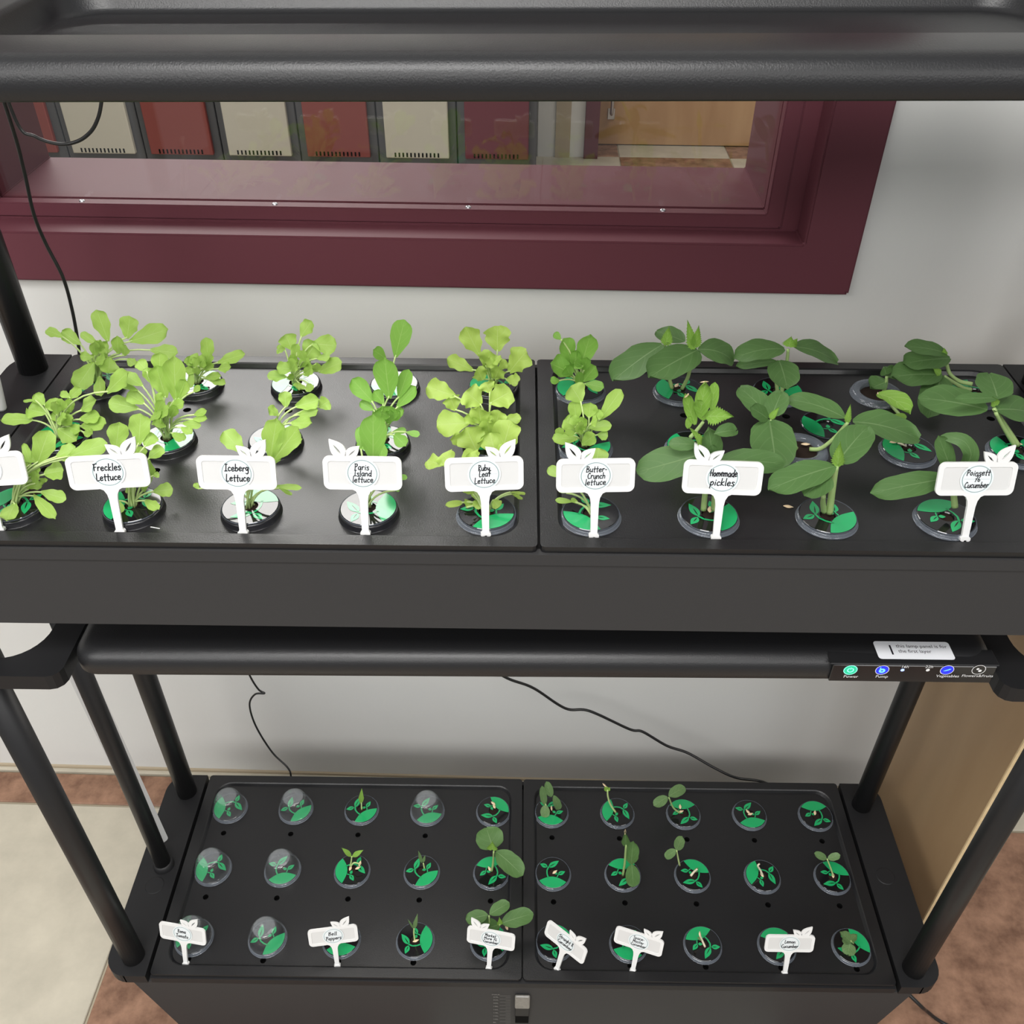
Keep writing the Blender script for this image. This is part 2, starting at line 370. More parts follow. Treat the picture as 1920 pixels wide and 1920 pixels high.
# lockers: grey carcass, coloured door, slots at the foot
cols = [('loc_red', 'dull red'), ('loc_cream', 'cream'), ('loc_red', 'red'), ('loc_cream', 'cream'), ('loc_red', 'bright red'), ('loc_cream', 'cream'), ('loc_mar', 'maroon')]
loc_lab = ['locker with a red door, partly cut off behind the left window jamb', 'leftmost full cream locker door seen through the window', 'red locker door between the two leftmost cream lockers',
  'cream locker door, second cream one from the left behind the glass', 'brick red locker door in the middle of the row behind the glass', 'cream locker door next to the maroon locker', 'maroon locker door at the right end of the row']
for k in range(7):
    u0 = -.003-.3345*(7-k); u1 = u0+.3345
    L = thing('locker', R(((u0+u1)/2, 3.0, 0)), loc_lab[k], 'locker', 'lockers in the hallway behind the window')
    box('carcass', (u0+.002, 3.0, 0), (u1-.002, 3.42, 1.75), 'loc_grey', L, bev=.003, seg=1, xf=R)
    dx = box('door', (u0+.034, 2.975, .134), (u1-.034, 2.9995, 1.70), cols[k][0], L, bev=.004, xf=R)
    sl = [box_vf((u0+.07+.0165*i, 2.9745, .139), (u0+.077+.0165*i, 2.9747, .157)) for i in range(12)]
    V, F = join(*sl); world_obj('vent_slots', [R(v) for v in V], F, 'hole', dx)
# plywood cabinet side at the right
pw = thing('cabinet_side_panel', Vector((.632, .27, 0)), 'tan plywood cabinet side standing right of the lower tray', 'cabinet panel')
box('panel', (.623, .160, 0), (.641, .392, 1.0), 'ply', pw, bev=.0005, seg=1)
box('edge_band', (.6228, .1565, 0), (.6412, .1599, 1.0), 'ply_edge', pw, bev=.0005, seg=1)
# ------------------------------------------------------------------ the rack
PX, PY, Y0C, X0C = .1024, .1025, .1548, -.0007
def cup_xy(layer, pl, row, c): return ((pl-.5)*.5+X0C+(c-2)*PX+(.0055 if layer else 0), Y0C+(row-1)*PY)
HOLE_DY = -.0425
def plate(layer, pl, label):
    hw_ = .503 if layer else .5; off = .0045 if layer else 0
    x0, x1 = ((-hw_+off, -.0012+off) if pl == 0 else (.0012+off, hw_+off)); y0, y1 = (.006 if layer else 0.0), .3146; Z = ZU if layer else ZL
    t = thing('planting_tray', ((x0+x1)/2, .157, Z), label, 'tray', 'black planting trays with holes for pods')
    o4 = rrect(x0, y0, x1, y1, .004, 2); i1 = rrect(x0+.017, y0+.014, x1-.017, y1-.014, .022, 8); i2 = rrect(x0+.0200, y0+.0165, x1-.0200, y1-.0162, .0200, 8)
    g1 = rrect(x0+.0155, y0+.0125, x1-.0155, y1-.0125, .0235, 8)
    V2, F2 = fill([o4, g1]); A = ([Vector((v.x, v.y, Z)) for v in V2], F2)
    n = len(i1)
    def strip(a, za, b, zb):
        return ([Vector((p[0], p[1], za)) for p in a]+[Vector((p[0], p[1], zb)) for p in b], [[i, (i+1) % n, n+(i+1) % n, n+i] for i in range(n)])
    k = len(o4); skirt = ([Vector((p[0], p[1], Z)) for p in o4]+[Vector((p[0], p[1], Z-.006)) for p in o4], [[i, k+i, k+(i+1) % k, (i+1) % k] for i in range(k)])
    rim = join(A, strip(g1, Z, i1, Z-.0012), strip(i1, Z-.0012, i2, Z-.005), skirt)
    V, F = fix(*rim); world_obj('rim', V, F, 'tray', t)
    holes = []
    for row in range(3):
        for c in range(5):
            cx, cy = cup_xy(layer, pl, row, c); holes.append([(cx+.0041*math.cos(a*math.pi/6), max(cy+HOLE_DY, y0+.0228)+.0041*math.sin(a*math.pi/6)) for a in range(12)])
    V2, F2 = fill([i2]+holes); pan = ([Vector((v.x, v.y, Z-.005)) for v in V2], F2)
    ps = [pan]
    for h in holes:
        ps.append(([Vector((p[0], p[1], Z-.005)) for p in h]+[Vector((p[0], p[1], Z-.014)) for p in h], [[i, (i+1) % 12, 12+(i+1) % 12, 12+i] for i in range(12)]))
        ps.append(([Vector((p[0], p[1], Z-.014)) for p in h], [list(range(12))]))
    V, F = join(*ps); mi = [0]*len(F2)+[1]*(len(F)-len(F2)); world_obj('pan', V, F, ['tray', 'hole'], t, mi=mi)
plate(0, 0, 'left black planting tray of the lower tier, with clear domes on its pods')
plate(0, 1, 'right black planting tray of the lower tier, beside the plywood panel')
plate(1, 0, 'left black planting tray of the upper tier, full of lettuce')
plate(1, 1, 'right black planting tray of the upper tier, full of cucumber plants')
def tank(layer, label):
    Z = ZU if layer else ZL; zb = FZ+.6665 if layer else 0.0
    t = thing('water_tank', (0, .157, zb), label, 'tank', 'black water tanks under the planting trays')
    top, bot = (.548, .545) if layer else (.548, .510)
    yf = .005 if layer else -.001; prof = [(-top, yf), (top, yf), (top, .312), (-top, .312)]; ins = 0 if layer else .004
    pb = [(-bot, yf+ins), (bot, yf+ins), (bot, .308), (-bot, .308)]
    bm = bmesh.new(); a = [bm.verts.new((p[0], p[1], Z-.0185)) for p in prof]; b = [bm.verts.new((p[0], p[1], zb+.0005)) for p in pb]
    bm.faces.new(a); bm.faces.new(b[::-1])
    for i in range(4): bm.faces.new([a[i], b[i], b[(i+1) % 4], a[(i+1) % 4]])
    bmesh.ops.bevel(bm, geom=[e for e in bm.edges if abs(e.verts[0].co.z-e.verts[1].co.z) > .02], offset=.02, segments=5, affect='EDGES')
    bmesh.ops.recalc_face_normals(bm, faces=bm.faces); V, F = bm_data(bm); world_obj('body', V, F, 'tank', t)
    V, F = prism_vf([[(-.5, yf-.0015), (.5, yf-.0015), (.5, .3146), (-.5, .3146)], [(-.496, yf+.006), (.496, yf+.006), (.496, .308), (-.496, .308)]], Z-.0183, Z-.0066); V, F = fix(V, F); world_obj('lip', V, F, 'tank' if layer else 'cap', t)
    return t
tu = tank(1, 'long black water tank of the upper tier, above the lamp with buttons')
tl = tank(0, 'black water tank of the lower tier standing on the floor, with level scale')
# level scale and float on the lower tank's front
def front_text(s, size, px, py, Y, m, parent, name='print', up=(0, 0, 1)):
    V, F = text_vf(s, size); o = atY(px, py, Y); return world_obj(name, [o+Vector((v.x, 0, v.y)) for v in V], F, m, parent)
YT = -.0012
ps = []
rows_ = [(1866, 'MAX'), (1870.5, '24L'), (1876, '22L'), (1882, '20L'), (1888, '18L'), (1894, '16L'), (1900, '14L'), (1906, '12L'), (1912, '10L'), (1918, '8L')]
for py, s in rows_:
    V, F = text_vf(s, .0052); o = atY(922 if s == 'MAX' else 924.5, py, YT-.0006); ps.append(([o+Vector((v.x, 0, v.y)) for v in V], F))
for k in range(18):
    py = 1867.5+2.98*k; o = atY(937 if k % 2 == 0 else 948, py, YT-.0006); e = atY(957.5, py, YT-.0006)
    ps.append(([o, e, e+Vector((0, 0, .0005)), o+Vector((0, 0, .0005))], [[0, 1, 2, 3]]))
V, F = join(*ps); world_obj('level_scale', V, F, 'print_dim', tl)
a = atY(965.5, 1863.5, YT); b = atY(992, 1917, YT)
sl = box('float_slot', (a.x+.001, -.0022, b.z), (b.x-.001, -.0012, a.z-.002), 'hole', tl)
box('float', (a.x, -.006, a.z-.036), (b.x, -.0014, a.z), 'floatm', tl, bev=.002)
box('float_foot', (a.x+.001, -.0046, a.z-.062), (b.x-.001, -.0014, a.z-.0365), 'cap', tl, bev=.001)
# end caps, posts, lamp brackets
rack = thing('grow_rack', (0, .157, FZ-.0184), 'black tubular rack frame holding both tanks and both lamps', 'rack')
POSTS = [(-.529, .283, .0147), (-.529, .024, .0147), (.529, .275, .0147), (.529, .022, .0147)]
for layer in (0, 1):
    Z = ZU if layer else ZL
    for s in (-1, 1):
        P = rrect(.5052, -.003, .5635, .3146, .030, 7)
        # square off the inner corners
        P = [(x if x > .533 else .5052, y if x > .533 else (-.003 if y < .15 else .3146)) for x, y in P]
        Q = []
        for p in P:
            if not Q or (abs(Q[-1][0]-p[0])+abs(Q[-1][1]-p[1])) > 1e-6: Q.append(p)
        if abs(Q[0][0]-Q[-1][0])+abs(Q[0][1]-Q[-1][1]) < 1e-6: Q.pop()
        Q = [(s*x+(.0045 if layer else 0), y) for x, y in Q]
        V, F = prism_vf([Q], Z-.0183, Z); V, F = fix(V, F); world_obj('end_cap', V, F, 'cap', rack)
for x, y, r in POSTS:
    V, F = tube_vf([(x, y, ZL-.012), (x, y, ZL+.2), (x, y, FZ+.666)], r, 24); p = world_obj('post', V, F, 'post', rack, True)
    V, F = tube_vf([(x, y, ZU-.012), (x, y, ZU+.2), (x, y, ZU+.62)], r, 24); p = world_obj('post', V, F, 'post', rack, True)
V, F = tube_vf([(-.528, .158, ZL-.012), (-.528, .158, ZL+.2), (-.528, .158, FZ+.666)], .0112, 20); p = world_obj('water_pipe', V, F, 'post', rack, True)
V, F = lathe_vf([(.0113, .010), (.0140, .009), (.0150, 0)], 24, (-.528, .158, ZL)); world_obj('collar', V, F, 'cap', p, True)
def bracket(s, zb, h):
    """plan outline of the arm that carries one lamp end between two posts (s = side)"""
    P = [(.548, -.004), (.452, -.004), (.4455, -.0025), (.4405, .0020), (.4385, .008), (.4385, .30), (.4425, .307), (.548, .307), (.551, .300), (.551, .294), (.545, .287)]
    for k in range(9):
        a = math.radians(90*k/8); P.append((.507-.039*math.sin(a), .246+.040*math.cos(a)))
    for k in range(9):
        a = math.radians(90*k/8); P.append((.507-.039*math.cos(a), .058-.040*math.sin(a)))
    P += [(.545, .018), (.551, .012), (.551, .002)]
    V, F = prism_vf([[(s*x, y) for x, y in P]], zb, zb+h); V, F = fix(V, F)
    bm = bmesh.new(); vs = [bm.verts.new(v) for v in V]
    for f in F: bm.faces.new([vs[i] for i in f])
    es = [e for e in bm.edges if abs(e.calc_face_angle(0)) > 1.2 and abs(e.verts[0].co.z-e.verts[1].co.z) < 1e-6]
    bmesh.ops.bevel(bm, geom=es, offset=.003, segments=2, affect='EDGES'); V, F = bm_data(bm)
    b = world_obj('lamp_bracket', V, F, 'cap', rack)
    for y in (.024, .281):
        V, F = lathe_vf([(.0150, h+.008), (.0195, h+.008), (.0205, h+.004), (.0205, h), (.0205, -.004), (.0150, -.004)], 24, (s*.529, y, zb)); world_obj('clamp_ring', V, F, 'cap', b, True)
for zb in (FZ+.5870, FZ+1.105):
    for s in (-1, 1): bracket(s, zb, .018)
# lamps
def sag_u(v): return v+Vector((0, 0, .010*v.x-.0008))
def sag_l(v): return v+Vector((0, 0, .010*v.x))
def lamp(zb, label, led, name):
    sag = sag_u if name == 'u' else sag_l; t = thing('grow_lamp', (0, .16, zb), label, 'lamp', 'black grow lamp panels')
    X0, X1, YA0, YA1, h = -.4365, .4365, .012, .308, .0255
    def ring(i, z, r): return [(x, y, z) for x, y in rrect(X0+i, YA0+i, X1-i, YA1-i, r, 8)]
    R_ = [ring(.0015, zb, .024), ring(0, zb+.0015, .025), ring(0, zb+h-.015, .025), ring(.0011, zb+h-.0093, .0245), ring(.0043, zb+h-.0043, .023), ring(.0091, zb+h-.0012, .020), ring(.0148, zb+h, .017),
          ring(.056, zb+h, .040), ring(.0585, zb+h-.0008, .039), ring(.0605, zb+h-.004, .038), ring(.063, zb+h-.018, .037), ring(.068, zb+h-.0215, .034)]
    n = len(R_[0]); V = [Vector(p) for r in R_ for p in r]; F = []
    for k in range(len(R_)-1):
        for i in range(n): F.append([k*n+i, k*n+(i+1) % n, (k+1)*n+(i+1) % n, (k+1)*n+i])
    F.append([(len(R_)-1)*n+i for i in range(n)]); F.append([i for i in range(n)][::-1])
    V, F = fix(V, F); V = [sag(v) for v in V]; world_obj('housing', V, F, 'lamp', t, True)
    box('diffuser', (-.405, .045, zb-.0022), (-.01, .275, zb-.0002), led, t, bev=.0008, seg=1, xf=sag)
    box('diffuser', (.01, .045, zb-.0022), (.405, .275, zb-.0002), 'led_off', t, bev=.0008, seg=1, xf=sag)
    return t
lamp(FZ+1.113, 'black lamp panel across the top of the picture, with a sunken top', 'led', 'u')
ll = lamp(FZ+.5935, 'black lamp panel under the upper tank, with lit buttons and white sticker', 'led_low', 'l')
# control strip on the lower lamp
zc = FZ+.5935+.0033
cp = box('control_panel', (.281, .0095, zc+.0005), (.4325, .0135, zc+.0228), 'gloss_black', ll, bev=.0006, seg=1)
box('housing_break', (.278, .0098, zc+.0229), (.4345, .03, zc+.0246), 'cap', ll, bev=.0008, seg=1)
FY = .0094
def on_front(px, py): return atY(px, py, FY)
def ring_vf(c, r0, r1, n=28):
    V = [Vector((c.x+r*math.cos(2*math.pi*k/n), c.y, c.z+r*math.sin(2*math.pi*k/n))) for r in (r0, r1) for k in range(n)]
    return V, [[k, (k+1) % n, n+(k+1) % n, n+k] for k in range(n)]
def fdisc(c, r, n=24): return [Vector((c.x+r*math.cos(2*math.pi*k/n), c.y, c.z+r*math.sin(2*math.pi*k/n))) for k in range(n)], [list(range(n))]
def sh(vf, dy): return [v+Vector((0, dy, 0)) for v in vf[0]], vf[1]
for px, py, face, hi, kind in ((1594.5, 1256, 'green_on', 'green_hi', 'p'), (1654, 1256, 'blue_on', 'blue_hi', 'd'), (1775.5, 1256, 'blue_on', 'blue_hi', 'l'), (1835, 1255.5, 'gloss_black', 'print', 'f')):
    c = on_front(px, py); b = world_obj('button', *sh(fdisc(c, .0058), -.0002), face, cp)
    world_obj('button_ring', *sh(ring_vf(c, .0058, .0064), -.0003), 'print' if kind != 'p' else 'green_hi', b)
    if kind == 'p':
        V, F = ring_vf(c, .0022, .0031); F = F[9:]+F[:5]; V2, F2 = join((V, F), box_vf((c.x-.0004, c.y, c.z+.0010), (c.x+.0004, c.y+.0001, c.z+.0034)))
    elif kind == 'd':
        V2, F2 = join(ring_vf(c-Vector((0, 0, .0008)), .0009, .0030), box_vf((c.x-.0026, c.y, c.z), (c.x-.0016, c.y+.0001, c.z+.0036)))
    elif kind == 'l':
        w = [Vector((c.x-.0034+.0068*t, c.y, c.z-.0014+.0026*t+s*.0008*math.sin(math.pi*t))) for s in (1, -1) for t in [i/8 for i in range(9)]]
        V2, F2 = join((w, [[i, i+1, 9+i+1, 9+i] for i in range(8)]), box_vf((c.x+.0012, c.y, c.z+.0010), (c.x+.0034, c.y+.0001, c.z+.0016)))
    else:
        V2, F2 = join(fdisc(c+Vector((-.0012, 0, .0012)), .0014, 6), fdisc(c+Vector((.0014, 0, -.0012)), .0017, 8))
    world_obj('icon', *sh((V2, F2), -.0004), hi, b)
for px, py, m in ((1692, 1256), ) and ((1692, 1256, 'blue_dot'), (1739.5, 1256, 'print')):
    world_obj('indicator', *sh(fdisc(on_front(px, py), .0018, 16), -.0003), m, cp)
for s, px, py, sz in (('Power', 1580.5, 1270, .0052), ('Pump', 1640.5, 1270, .0052), ('16h', 1688.5, 1252, .0050), ('22h', 1734, 1252, .0050), ('Vegetables', 1754, 1269, .0050), ('Flowers&Fruits', 1802, 1268.5, .0048)):
    V, F = text_vf(s, sz); o = on_front(px, py); world_obj('print', [o+Vector((v.x, -.0003, v.y)) for v in V], F, 'print', cp)
zs = zc+.0266
st = [atZ(x, y, zs) for x, y in ((1637, 1203.5), (1779, 1203.5), (1789, 1236), (1648, 1237))]
xs0, xs1, ys0, ys1 = (st[0].x+st[3].x)/2, (st[1].x+st[2].x)/2, (st[2].y+st[3].y)/2, (st[0].y+st[1].y)/2
V, F = prism_vf([rrect(xs0, ys0, xs1, ys1, .003, 4)], zs+.0001, zs+.0004); sk = world_obj('sticker', V, F, 'sticker', ll)
for s, dx, dy, sz in (('1', .010, .0052, .0175), ('this lamp panel is for', .0200, .0142, .0057), ('the first layer', .0205, .0078, .0057)):
    V, F = text_vf(s, sz); world_obj('print', [Vector((xs0+dx+v.x, ys0+dy+v.y, zs+.0006)) for v in V], F, 'ink', sk)
# ------------------------------------------------------------------ pods: cup rim, black lid with the green sprig print, sponge plug
def leaf2d(x0, y0, x1, y1, w, n=8):
    dx, dy = x1-x0, y1-y0; L_ = math.hypot(dx, dy); nx, ny = -dy/L_, dx/L_; A = []
    for s in (1, -1):
        r = range(n+1) if s == 1 else range(n-1, 0, -1)
        for i in r:
            t = i/n; k = w/2*(math.sin(math.pi*t**.8))*s; A.append((x0+dx*t+nx*k, y0+dy*t+ny*k))
    return A
RL = .0243
def sprig():
    """segment at the bottom of the disc, a stalk with two leaves, a small two-leaf sprig"""
    ps = []; n = 16; a0, a1 = math.radians(212), math.radians(322); arc = [(.985*math.cos(a0+(a1-a0)*k/n), .985*math.sin(a0+(a1-a0)*k/n)) for k in range(n+1)]
    p0, p1 = arc[0], arc[-1]
    top = [(p1[0]+(p0[0]-p1[0])*t, p1[1]+(p0[1]-p1[1])*t+.30*math.sin(math.pi*t)) for t in [k/8 for k in range(1, 8)]]
    ps.append(arc+top)
    st = [(-.28, -.38), (-.36, -.10), (-.36, .15), (-.24, .38)]
    for i in range(3):
        (x0, y0), (x1, y1) = st[i], st[i+1]; L_ = math.hypot(x1-x0, y1-y0); nx, ny = -(y1-y0)/L_*.04, (x1-x0)/L_*.04
        ps.append([(x0-nx, y0-ny), (x1-nx, y1-ny), (x1+nx, y1+ny), (x0+nx, y0+ny)])
    ps.append(leaf2d(-.26, .33, .38, .78, .34)); ps.append(leaf2d(-.32, .36, -.78, .56, .28))
    ps.append([(.20, -.30), (.27, -.30), (.34, -.14), (.29, -.12)])
    ps.append(leaf2d(.30, -.12, .74, .08, .26)); ps.append(leaf2d(.27, -.10, .04, .02, .18))
    slits = {4: leaf2d(-.22, .37, .16, .60, .05, 4), 5: leaf2d(-.36, .385, -.62, .49, .045, 4), 7: leaf2d(.34, -.09, .58, .015, .04, 4)}
    V, F = [], []
    for q, p in enumerate(ps):
        vv, ff = fill([p]+([slits[q]] if q in slits else [])); b = len(V); V += [Vector((v.x*RL, v.y*RL, 0)) for v in vv]; F += [[i+b for i in f] for f in ff]
    return V, F
ring_milky = mesh('cup_rim', *lathe_vf([(.0180, .0030), (.0252, .0032), (.0258, .0024), (.0260, .0002), (.0268, 0)], 40), 'milky', True)
ring_black = mesh('cup_rim', *lathe_vf([(.0180, .0055), (.0250, .0062), (.0257, .0052), (.0260, .0006), (.0266, 0)], 40), 'rim_black', True)
ring_open = mesh('cup_rim', *lathe_vf([(.0160, .0002), (.0168, .0030), (.0180, .0045), (.0235, .0050), (.0252, .0040), (.0262, .0008), (.0268, 0)], 40), 'milky', True)
lidV, lidF = lathe_vf([(.0062, .0006), (.0068, .0016), (RL-.0006, .0016), (RL, .0011), (RL, 0)], 40)
lid_me = mesh('lid', lidV, lidF, 'lid', False); lid_me.polygons.foreach_set('use_smooth', [False]*len(lid_me.polygons))
v1, f1 = lathe_vf([(RL+.0001, .0002), (RL+.0007, .0012), (RL+.0004, .0018)], 40); edge_me = mesh('lid_edge', v1, f1, 'milky', True)
sv, sf = sprig(); sprig_me = mesh('printed_sprig', sv, sf, 'green')
spv, spf = lathe_vf([(.0001, .0002), (.004, .0004), (.0061, .0001)], 16); sponge_me = mesh('sponge', spv, spf, 'sponge', True)
dv, df = disc_vf(.0165, 0); dark_me = mesh('growing_medium', dv, df, 'sponge')
PODS = {}
def pod_parts(t, ang, style, lid=True):
    """children of a thing whose origin is on the tray pan under the pod"""
    if style == 'open':
        obj('cup_rim', ring_open, t, (0, 0, 0)); obj('growing_medium', dark_me, t, (0, 0, .0004)); return .003
    if style == 'black': obj('cup_rim', ring_black, t, (0, 0, 0)); h = .0063
    else: obj('cup_rim', ring_milky, t, (0, 0, 0)); h = .0034
    l = obj('lid', lid_me, t, (0, 0, h)); obj('lid_edge', edge_me, l); obj('printed_sprig', sprig_me, l, (0, 0, .0018), (0, 0, math.radians(ang-270))); obj('sponge', sponge_me, l)
    return h+.0016
def pod(layer, pl, row, c, name, label, cat, group, ang, style='milky', dy=0):
    x, y = cup_xy(layer, pl, row, c); z = (ZU if layer else ZL)-.005
    t = thing(name, (x, y+dy, z), label, cat, group); h = pod_parts(t, ang, style); return t, Vector((x, y+dy, z+h))
# ------------------------------------------------------------------ leaves
PROF = {'spat': [(0, .14), (.12, .34), (.28, .62), (.48, .92), (.66, 1), (.82, .93), (.92, .70), (.975, .42), (1, .12)],
        'oval': [(0, .12), (.07, .42), (.18, .74), (.36, .96), (.58, 1), (.76, .92), (.88, .73), (.95, .50), (.985, .30), (1, .10)],
        'round': [(0, .12), (.06, .5), (.18, .86), (.38, 1), (.6, .99), (.78, .86), (.9, .64), (.96, .42), (1, .1)],
        'lance': [(0, .2), (.25, .8), (.45, 1), (.75, .6), (1, .04)],
        'serr': [(0, .25), (.12, .8), (.3, 1), (.55, .75), (.8, .4), (1, .03)],
        'frill': [(0, .14), (.15, .4), (.35, .78), (.55, 1), (.8, 1), (.93, .74), (1, .25)]}
def prof(s, t):
    T = PROF[s]
    for (a, x), (b, y) in zip(T[:-1], T[1:]):
        if t <= b: k = (t-a)/(b-a); k = k*k*(3-2*k) if s in ('oval', 'round', 'spat') and False else k; return x+(y-x)*k
    return T[-1][1]
def blade(P1, P2, wpx, shape, N, bend=.1, cup=.12, wave=.0, roll=0, nL=14, nW=8, seed=0, serr=0):
    ax = P2-P1; L_ = ax.length; ax.normalize(); wd = ax.cross(N)
    if wd.length < 1e-4: wd = ax.cross(Vector((1, 0, .2)))
    wd.normalize()
    if roll: wd = Matrix.Rotation(math.radians(roll), 3, ax) @ wd
    n = wd.cross(ax).normalized()
    # real width from the apparent width in the photograph
    mid = (P1+P2)/2; a2 = pix(P2)-pix(P1); e = pix(mid+wd*.01)-pix(mid)
    perp = abs(a2.x*e.y-a2.y*e.x)/max(a2.length, 1e-6)*100
    dep = (mid-CAM).dot(CF); full = FPX/dep
    w = 1.1*wpx/max(perp, .5*full); w = min(w, L_*1.6+.004)
    rnd = random.Random(seed); p1, p2 = rnd.random()*6.28, rnd.random()*6.28
    V, F, UV = [], [], []; C0 = (P1+P2)/2+n*bend*L_*2*.5
    for i in range(nL+1):
        t = i/nL; c = P1*(1-t)**2+C0*2*t*(1-t)+P2*t*t
        hw_ = w/2*prof(shape, t)
        if serr: hw_ *= 1+serr*(1 if i % 2 else -1)*(1-t*.5)*(t > .05)
        for j in range(nW+1):
            u = j/nW*2-1; k = cup*w*u*u*(.4+.6*t)
            if wave: k += wave*w*abs(u)**2*math.sin(t*11+p1+(1.7 if u > 0 else 0))*(.3+t)
            rim = 1+(wave*.7*math.sin(t*17+p2) if wave and abs(u) > .7 else 0)
            V.append(c+wd*u*hw_*rim+n*k); UV.append((j/nW, t))
    m = nW+1
    for i in range(nL):
        for j in range(nW): F.append([i*m+j, i*m+j+1, (i+1)*m+j+1, (i+1)*m+j])
    return V, F, UV, n
UP = Vector((0, 0, 1)); LEAFN = [0]
def leaf_obj(parent, name, blade_vf, stem_pts, mats, r0=.0012, r1=.0009):
    V, F, UV, _ = blade_vf; mi = [0]*len(F)
    if stem_pts:
        sv, sf = tube_vf(stem_pts, [r0+(r1-r0)*i/(len(stem_pts)-1) for i in range(len(stem_pts))], 6); b = len(V)
        V = V+sv; F = F+[[i+b for i in f] for f in sf]; UV = UV+[(.5, .5)]*len(sv); mi += [1]*len(sf)
    return world_obj(name, V, F, list(mats), parent, True, UV, mi)
def cv(o, x, y): return o[0]+x/o[2], o[1]+y/o[2]
def at_floor(px, py, Y, zmin):
    P = atY(px, py, Y)
    if P.z < zmin: P = atZ(px, py, zmin)
    return P
def lettuce(t, root, o, leaves, m='lettuce', shape='spat', wave=.09, spread=.016):
    n = len(leaves); zt_ = root.z+.004; rf = random.Random(int(root.x*9999)+n)
    if n >= 9:                                            # small inner leaves between the listed ones
        rp = pix(root+UP*.012); xs = [l[2] for l in leaves]; ys = [l[3] for l in leaves]; cx, cy = (sum(xs)/n), (sum(ys)/n)
        rx, ry = (rp.x-o[0])*o[2], (rp.y-o[1])*o[2]; leaves = list(leaves)
        for k in range(7):
            q = rf.uniform(.25, .75); bx = rx+(cx-rx)*q+rf.uniform(-55, 55); by = ry+(cy-ry)*q+rf.uniform(-15, 45); a = rf.uniform(-1.5, 1.5); Lq = rf.uniform(60, 105)
            leaves.insert(rf.randrange(0, len(leaves)), (bx, by, bx+Lq*math.sin(a), by-Lq*math.cos(a), rf.uniform(48, 78)))
        n = len(leaves)
    for i, L_ in enumerate(leaves):
        bx, by, tx, ty, w = L_[:5]; opt = L_[5] if len(L_) > 5 else {}
        LEAFN[0] += 1; s = LEAFN[0]; rnd = random.Random(s*13+5)
        d = opt.get('d', spread-(2.3*spread)*i/max(1, n-1)) if root.y > .06 else .024-.020*i/max(1, n-1)
        B = at_floor(*cv(o, bx, by), root.y+d*.6, zt_); T = at_floor(*cv(o, tx, ty), root.y+d, zt_+.002)
        view = (CAM-(B+T)/2).normalized(); N = (view*.8+UP*.35).normalized()
        bl = blade(B, T, w/o[2], opt.get('s', shape), N, opt.get('b', rnd.uniform(.02, .10)), opt.get('c', rnd.uniform(.06, .16)), opt.get('wv', wave), rnd.uniform(-18, 18), seed=s)
        r0 = root+Vector((rnd.uniform(-.003, .003), rnd.uniform(-.003, .003), -.0012))
        k = (B-r0).length; ctrl = r0+UP*k*.45+(B-r0)*.25
        pts = [r0*(1-q)**2+ctrl*2*q*(1-q)+(B+(T-B)*.06)*q*q for q in [j/7 for j in range(8)]]
        leaf_obj(t, 'leaf', bl, pts, (M[m], M['stem']), .0010, .0008)
def seed_mesh():
    V, F = [], []; nL, nW = 8, 8
    for i in range(nL+1):
        t = i/nL; r = .0021*math.sin(math.pi*min(.98, max(.02, t))**.85)
        for k in range(nW): a = 2*math.pi*k/nW; V.append(Vector((-.0045+.009*t, r*math.cos(a), .0008+.0008*math.sin(a)*math.sin(math.pi*t))))
    for i in range(nL):
        for k in range(nW): F.append([i*nW+k, i*nW+(k+1) % nW, (i+1)*nW+(k+1) % nW, (i+1)*nW+k])
    return mesh('seed', V, F, 'seed', True)
SEED = seed_mesh()
def seedling(t, root, o, stem, leaves, d=0, m='cuke', r=.0021, smat='stem_c'):
    """stem: pixel points root->apex; leaves: (bx,by,tx,ty,w,shape,h) with h = rise of tip over base in metres (None: same depth plane)"""
    zt_ = root.z; pts = []
    if stem:
        k = len(stem)
        for i, (x, y) in enumerate(stem):
            P = at_floor(*cv(o, x, y), root.y+d*(i/max(1, k-1)), zt_-.0005); pts.append(P)
        if len(pts) > 1:
            V, F = tube_vf(spline(pts, 6), [r*(1.0-.25*i/(6*(len(pts)-1))) for i in range(6*(len(pts)-1)+1)], 8); world_obj('stem', V, F, smat, t, True)
    for L_ in leaves:
        bx, by, tx, ty, w, s, h = L_[:7]; opt = L_[7] if len(L_) > 7 else {}
        LEAFN[0] += 1; q = LEAFN[0]; rnd = random.Random(q*7+3)
        B = at_floor(*cv(o, bx, by), root.y+opt.get('bd', d), zt_+.001); px, py = cv(o, tx, ty)
        if h is None: T = at_floor(px, py, root.y+opt.get('td', d), zt_+.001); nu = .25
        else:
            T = atZ(px, py, max(B.z+h, zt_+.002)); nu = .75
            if (T-B).length > .11: T = B+(T-B)*(.11/(T-B).length) if False else at_floor(px, py, B.y+max(-.06, min(.06, T.y-B.y)), zt_+.001)
        if T.y > .425: T = atY(px, py, .425)
        view = (CAM-(B+T)/2).normalized(); N = (view*(1-nu)+UP*nu).normalized()
        mm = {'serr': 'bud'}.get(s, m); bl = blade(B, T, w/o[2], s, N, opt.get('b', rnd.uniform(.05, .12)), opt.get('c', .07 if s != 'serr' else .25), opt.get('wv', .03), opt.get('r', rnd.uniform(-6, 6)), seed=q, serr=.2 if s == 'serr' else 0, nL=22 if s == 'serr' else 14)
        leaf_obj(t, 'bud' if s == 'serr' else ('cotyledon' if s in ('oval', 'round') else 'leaf'), bl, None, (M[mm],))
